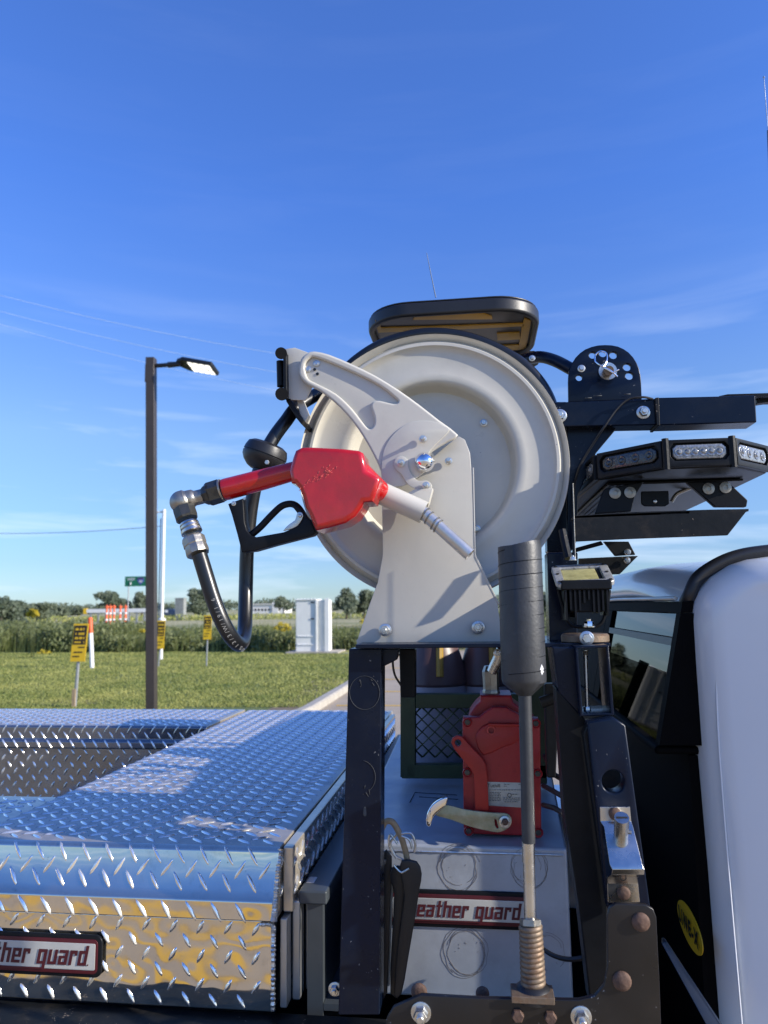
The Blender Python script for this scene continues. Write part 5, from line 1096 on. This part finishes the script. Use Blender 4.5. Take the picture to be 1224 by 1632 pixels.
# ================================================================== BOARD ABOVE THE REEL
def board():
    zbt = P(740, 498, 1.50).z; z = zbt; near, far = 1.50, PZ(838, 574, zbt).y; xl, xr = P(584, 515, 1.56).x, P(862, 515, 1.56).x
    t = thing('striped_overhead_board', 'rounded black rimmed board with ochre stripes underneath, mounted above the reel', 'board', ((xl+xr)/2, 1.7, z))
    w2 = (xr-xl)/2; cx = (xl+xr)/2; h2 = (far-near)/2; cy = (near+far)/2
    def rr(w2, h2, r, n=10):
        o = []
        for (u, v, q) in ((w2-r, h2-r, 0), (-w2+r, h2-r, 90), (-w2+r, -h2+r, 180), (w2-r, -h2+r, 270)): o += circ(u, v, r, n, q, q+90)
        return o
    ang = R(-2); U = EX.copy(); V = Vector((0, 1, 0))
    o = Vector((cx, cy, z+.030))
    plate2('rim', [rr(w2, h2, .10), rr(w2-.014, h2-.014, .09)], .030, 'black', t, .006, o, U, V)
    plate2('panel', [rr(w2-.012, h2-.012, .088)], .008, 'boardgrey', t, .001, o-Vector((0, 0, .012)), U, V)
    plate2('panel_cover', [rr(w2-.004, h2-.004, .096)], .003, 'black', t, .001, o+Vector((0, 0, .004)), U, V)
    zz = o.z-.0235
    def st(pts):
        q = [PZ(a, b, zz) for a, b in pts]; q = [(p.x, p.y) for p in q]; return plate2('stripe', [q], .003, 'amber', t, .0002, Vector((0, 0, zz+.003)), U, V)
    st([(658, 510), (664, 503), (690, 500), (770, 500), (784, 505), (785, 509)])
    st([(607, 523), (608, 530), (700, 527), (835, 520), (834, 516), (690, 521)])
    st([(792, 532), (828, 530), (829, 541), (793, 543)])
    st([(836, 508), (847, 511), (838, 556), (826, 558), (832, 520)])
    st([(598, 512), (606, 514), (608, 530), (603, 531)]); st([(782, 552), (828, 550), (826, 558), (795, 559)])
    tube('mounting_neck', [P(820, 580, 1.75), P(848, 572, 1.6)], .018, 'black', t, seg=12); taper('mounting_neck', [(760, 575), (846, 562), (842, 590), (800, 600)], 1.60, .05, 'plastic', t, .004)
    bolt(848, 571, 1.5, 5, t, 'zinc')
board()
an = tube('whip_aerial', [P(694.5, 474, 1.9), P(687, 438, 1.9), P(680, 403, 1.9)], [.0016, .0012, .0008], 'wiredark', None, seg=6); tag(an, 'short thin whip aerial rising behind the striped board', 'aerial')
an = thing('roof_aerial', 'long thin roof aerial with a tip ball at the top right edge', 'aerial', P(1228, 260, 1.6))
tube('aerial_rod', [P(1237, 880, 1.6), P(1228, 300, 1.6), P(1224, 208, 1.6)], [.004, .003, .0025], 'wiredark', an, seg=8); tube('aerial_tip', [P(1224, 208, 1.6), P(1220, 160, 1.6), P(1217.5, 124, 1.6)], [.0012, .001, .0009], 'zinc', an, seg=6); lathe('tip_ball', P(1217.4, 123, 1.6), (0, 0, 1), [(0, -.003), (.0022, -.0015), (.0022, .0015), (0, .003)], 'zinc', an, seg=10)

# ================================================================== LIGHT WHIP WITH SPRING BASE
wp = thing('spring_mounted_whip', 'fat black taped whip handle on a rod with a rusty spring base', 'whip', P(848, 1590, 1.15))
pts = [P(827, 868, 1.17), P(828, 872, 1.17), P(833, 1030, 1.165), P(835, 1082, 1.165), P(836, 1088, 1.165), P(837, 1108, 1.165)]
rs = [.0325, .0335, .0337, .0337, .0325, .0105]
tube('taped_handle', pts, rs, 'grip', wp, seg=48)
# spiral tape edge: thin raised ridge
sp = []
p0_, p1_ = pts[1], pts[3]
turns = 9; N_ = turns*36
axd = (p1_-p0_).normalized(); a_ = axd.orthogonal().normalized(); b_ = axd.cross(a_)
for i in range(N_+1):
    f_ = i/N_; an_ = f_*turns*2*math.pi; sp.append(p0_.lerp(p1_, f_*.93+.03)+(a_*math.cos(an_)+b_*math.sin(an_))*.0337)
tube('tape_edge', sp, .0007, 'plastic', wp, seg=5)
tube('rod', [P(836.5, 1105, 1.165), P(839, 1200, 1.163), P(842.5, 1343, 1.158)], [.0098, .0098, .0098], 'grip', wp, seg=20)
tube('ferrule', [P(842, 1342, 1.158), P(845, 1467, 1.155)], .0086, 'stainless', wp, seg=20); tube('ferrule_sleeve', [P(841.7, 1341, 1.158), P(842.3, 1374, 1.158)], .0092, 'stainless', wp, seg=20)
hexnut('spring_nut', P(845, 1465, 1.155), (P(846, 1490, 1.15)-P(845, 1465, 1.155)), .0155, .009, 'galv', wp)
sp = []; q0, q1 = P(845.5, 1476, 1.154), P(850, 1572, 1.15)
axd = (q1-q0).normalized(); a_ = EX-axd*EX.dot(axd); a_.normalize(); b_ = axd.cross(a_); TN = 12; N_ = TN*28
for i in range(N_+1): f_ = i/N_; an_ = f_*TN*2*math.pi; sp.append(q0.lerp(q1, f_)+(a_*math.cos(an_)+b_*math.sin(an_))*(.0132+.0008*f_))
tube('spring', sp, .0042, 'rustlt', wp, seg=9); tube('spring_core', [q0, q1], .009, 'fitdark', wp, seg=12)
lathe('rubber_base', P(850, 1590, 1.15), (0, 0, 1), [(.027, 0), (.028, .006), (.025, .013), (.019, .018), (.013, .02)], 'black', wp, seg=32)
a, b = P(815, 1590, 1.125), P(884, 1594, 1.125); box('base_clip', a.x, b.x, 1.122, 1.16, a.z-.006, a.z+.003, 'rustlt', wp, bevel=.001)
# small white arrow mark
c = P(862, 1066, 1.1345); nrm = Vector((.75, -.66, 0)).normalized(); U = nrm.cross(EZV)*-1; U = EZV.cross(nrm)
cm = pts[3].lerp(pts[2], .32); pos = cm+nrm*.0341
plate2('arrow_mark', [[(0, .008), (.0045, .001), (.0028, -.001), (.0045, -.003), (0, -.008), (-.003, -.003), (-.0015, -.001), (-.0045, .0)]], .0004, 'whiteprint', wp, 0, pos, U, EZV)

# ================================================================== PUMP
pump = thing('red_transfer_pump', 'red fuel transfer pump with a data label, standing on the plain toolbox', 'pump', P(800, 1330, 1.58))
YP = 1.53
PB = [(738, 1143), (764, 1143), (772, 1136), (783, 1129), (785, 1127), (808, 1127), (812, 1131), (826, 1138), (838, 1145), (858, 1145), (861, 1151), (863, 1330), (858, 1333), (742, 1329), (739, 1325), (737, 1150)]
pl('front_cover', PB, YP, .028, 'redpump', pump, bevel=.003)
pl('pump_housing', [(746, 1150), (748, 1138), (758, 1124), (765, 1118), (765, 1108), (815, 1108), (818, 1120), (832, 1130), (856, 1150), (857, 1322), (745, 1320)], YP+.03, .10, 'redpump', pump, bevel=.006)
for (x, y) in ((745, 1151), (854, 1153), (745, 1231), (857, 1233), (747, 1324), (858, 1327)):
    lathe('boss', P(x, y, YP), FR, [(0, .002), (.0065, .002), (.0088, .004), (.0098, .0)], 'redpump', pump, seg=20); bolt(x, y, YP-.002, 4.5, pump, 'fitdark', washer=False, stud=False, h=.003)
pl('cover_boss', [(758, 1180), (762, 1165), (776, 1154), (800, 1153), (826, 1155), (828, 1180), (800, 1192), (770, 1204)], YP-.005, .012, 'redpump', pump, bevel=.003, sm=2, holes=[(783, 1164, 4.5)])
pl('cover_rib', [(778, 1153), (828, 1154), (828, 1158), (792, 1158), (779, 1157)], YP-.012, .01, 'redarm', pump, bevel=.002)
lathe('chipped_ring', P(783, 1164, YP-.006), FR, [(.0058, 0), (.0062, .0012), (.0082, .0012), (.0092, 0)], 'scuffedring', pump, seg=24) if 'scuffedring' in M else lathe('chipped_ring', P(783, 1164, YP-.006), FR, [(.0058, 0), (.0062, .0012), (.0082, .0012), (.0092, 0)], 'redflake', pump, seg=24)
pl('lever_arm', [(719, 1184), (721, 1176), (729, 1172), (738, 1175), (744, 1183), (768, 1208), (774, 1218), (776, 1232), (778, 1262), (779, 1292), (757, 1292), (756, 1255), (755, 1236), (750, 1226), (724, 1194)], YP-.016, .008, 'redarm', pump, holes=[(730, 1184, 5)], bevel=.0015)
HD = [(694, 1297), (704, 1288), (713, 1283), (740, 1290), (770, 1294), (796, 1296), (808, 1297), (815, 1304), (815, 1312), (810, 1320), (798, 1326), (786, 1326), (750, 1318), (720, 1307), (698, 1301)]
pl('handle_bar', HD, YP-.026, .005, 'brass', pump, bevel=.001, sm=2, holes=[[(788, 1306), (791, 1306), (793, 1314), (795, 1320), (792, 1321), (789, 1316)]])
hk = [(713, 1271), (711, 1283), (704, 1290), (696, 1297), (690, 1304), (687, 1314), (685, 1318), (680, 1316), (679, 1306), (682, 1293), (690, 1282), (702, 1274)]
pl('handle_hook', hk, YP-.035, .022, 'chrome', pump, bevel=.002, sm=2)
bolt(805, 1310, YP-.031, 9, pump, 'zinc', stud=False); dome(805, 1310, YP-.040, 5, pump, 'rust')
pl('data_label', [(776, 1246), (846, 1248), (847, 1288), (779, 1284)], YP-.0004, .0012, 'labelpaper', pump, bevel=.0002)
text('label_name', 'Tuthill', P(787, 1252.3, YP-.0017), .0098, 'inkblack', pump, ext=.0002)
lst = []
for i, y in enumerate((1259, 1262, 1264.5)): lst.append((779, 830, y) if i else (782, 828, y))
rn = random.Random(2); LB = []
for (x0, x1, y) in [(803, 812, 1250), (803, 808, 1253), (826, 832, 1250), (780, 845, 1259)]+[(780, 798, 1263+i*2.6) for i in range(6)]+[(816, 826, 1266), (802, 828, 1272), (802, 830, 1275), (804, 826, 1278)]:
    x = x0
    while x < x1: l = rn.uniform(1.5, 4); LB.append([P(x, y, YP-.0018), P(min(x+l, x1), y+.05, YP-.0018)]); x += l+1
tubes('label_print', LB, .0006, 'inkgrey', pump, seg=4); lathe('label_mark', P(812, 1267.5, YP-.0017), FR, [(.0032, 0), (.0036, .0003), (.004, 0)], 'inkblack', pump, seg=20)
lathe('outlet_neck', P(788, 1112, YP+.08), (0, 0, 1), [(.028, -.01), (.028, .006), (.0, .006)], 'redpump', pump, seg=24)
lathe('fitting', P(783, 1106, YP+.07), (0, 0, 1), [(.018, 0), (.018, .006), (.0165, .01), (.017, .034), (.018, .046), (.013, .058), (0, .058)], 'brassgreen', pump, seg=8, sharp=20) if 'brassgreen' in M else lathe('fitting', P(783, 1106, YP+.07), (0, 0, 1), [(.018, 0), (.018, .006), (.0165, .01), (.017, .034), (.018, .046), (.013, .058), (0, .058)], 'galv', pump, seg=8, sharp=20)
tube('outlet_pipe', [P(784, 1070, YP+.06), P(793, 1052, YP+.05), P(800, 1034, YP+.04)], .011, 'zinc', pump, seg=14)
bolt(792, 1040, YP, 7, pump, 'zinc', at=P(793, 1041, YP+.03))

# ================================================================== CAGE AND JUGS
cage = thing('green_mesh_cage', 'dark green steel cage with expanded mesh front behind the pump', 'cage', P(700, 1240, 1.9))
YC = 1.93
def pbar(name, x0, x1, y0, y1, m='green'):
    return taper(name, [(x0, y0), (x1, y0), (x1, y1), (x0, y1)], YC, .03, m, cage, .002)
pbar('cage_post', 638, 662, 1030, 1239); pbar('cage_post', 848, 872, 1030, 1250); pbar('cage_rail', 662.5, 847.5, 1106, 1129); pbar('cage_rail', 640, 872, 1219, 1241)
xl, xr, zt_, zb_ = P(662, 1128, YC+.012).x, P(848, 1128, YC+.012).x, P(700, 1128, YC).z, P(700, 1220, YC).z
dm = []; cw, chh = .032, .062; n_ = int((xr-xl)/cw)+1
for i in range(n_+1):
    for s in (1, -1):
        pts_ = []; 
        for j in range(5):
            zz_ = zt_-j*chh/2; xx_ = xl+i*cw+(s*cw*.5*(1 if j % 2 else -1)); 
            if xx_ > xr or zz_ < zb_-.02: continue
            pts_.append(Vector((xx_, YC+.012+.003*s, zz_)))
        if len(pts_) > 1: dm.append(pts_)
tubes('mesh_wire', dm, .0026, 'green', cage, seg=5)
for (x, yy) in ((.20, 2.3), (-.20, 2.3)): box('cage_post', x-.012, x+.012, yy, yy+.025, zt, P(700, 1035, YC).z, 'green', cage)
ck = [(692, 2.05, 'large dark jug with an ochre stripe sitting inside the green cage, left one', -1), (778, 2.08, 'second dark jug with an ochre stripe, behind the pump outlet', 1)]
for (px, Y, lab, s) in ck:
    c = P(px, 1150, Y); t = thing('plastic_jug', lab, 'jug', (c.x, c.y+.08, zt+.02), 'jugs inside the green cage')
    ztop = P(px, 1085, Y).z; r_ = .085 if s < 0 else .075
    lathe('jug_body', (c.x, Y+.09, zt+.01), (0, 0, 1), [(0, 0), (r_, 0), (r_+.006, .01), (r_+.006, ztop-zt-.045), (r_, ztop-zt-.02)], 'grayjug', t, seg=36)
    lathe('jug_shoulder', (c.x, Y+.09, ztop-.02), (0, 0, 1), [(r_+.001, 0), (r_+.008, .008), (r_+.004, .03), (r_-.01, .08), (r_-.03, .14), (0, .15)], 'drum', t, seg=36)
    for dx in (.018,): tube('stripe', crom([(c.x+dx, Y+.002, ztop+.01), (c.x+dx, Y+.012, ztop+.05), (c.x+dx, Y+.035, ztop+.11)], 4), .010, 'yellowstripe', t, seg=8)

# ================================================================== STRAPS AND HOOKS
hk = tube('pipe_hook', crom([P(607, 1324, 1.40), P(614, 1310, 1.40), P(625, 1310, 1.40), P(635, 1325, 1.40), P(643, 1345, 1.40), P(650, 1375, 1.405), P(655, 1420, 1.41)], 6), .0056, 'wood', None, seg=10); tag(hk, 'cream coated curved hook hanging over the toolbox corner beside the post', 'hook')
st_ = [([(606, 1362), (624, 1366), (622, 1440), (617, 1582), (600, 1582), (602, 1440)], 'left black rubber strap hanging beside the steel post'),
       ([(624, 1384), (642, 1382), (646, 1405), (641, 1470), (638, 1540), (640, 1584), (622, 1584), (624, 1500), (628, 1425), (622, 1405)], 'middle black rubber strap with a wire hook at its top'),
       ([(640, 1372), (664, 1374), (672, 1394), (668, 1420), (662, 1460), (650, 1530), (640, 1584), (628, 1584), (634, 1500), (644, 1430), (638, 1392)], 'right black rubber strap crossing the start of the toolbox badge')]
hooks = [[(607, 1350), (609, 1370), (612, 1378), (614, 1370)], [(634, 1345), (622, 1330), (620, 1345), (628, 1362), (645, 1372), (655, 1376)], [(652, 1384), (640, 1390), (632, 1384), (628, 1379)]]
hk2 = [[(640, 1328), (655, 1328), (662, 1345), (660, 1358)], [(632, 1330), (622, 1345), (632, 1368)], [(640, 1332), (652, 1338), (657, 1352)]]
for i, (o_, lab) in enumerate(st_):
    t = thing('rubber_strap', lab, 'strap', P(o_[0][0], 1400, 1.40), 'rubber tie down straps'); pl('strap_band', o_, 1.405-i*.012, .007, 'black', t, bevel=.002, sm=2)
    tube('strap_hook', crom([P(a, b, 1.400-i*.01) for a, b in hooks[i]], 6), .0022, 'zinc', t, seg=8)
    tube('strap_hook', crom([P(a, b, 1.398-i*.008) for a, b in hk2[i]], 6), .0022, 'zinc', t, seg=8)
wt = taper('pale_strap', [(621, 1400), (628, 1400), (625, 1440), (624, 1480), (621, 1572), (615, 1572), (619, 1460)], 1.415, .004, 'stonegrey', None, .001); tag(wt, 'faded grey webbing strip hanging between two black straps', 'strap')
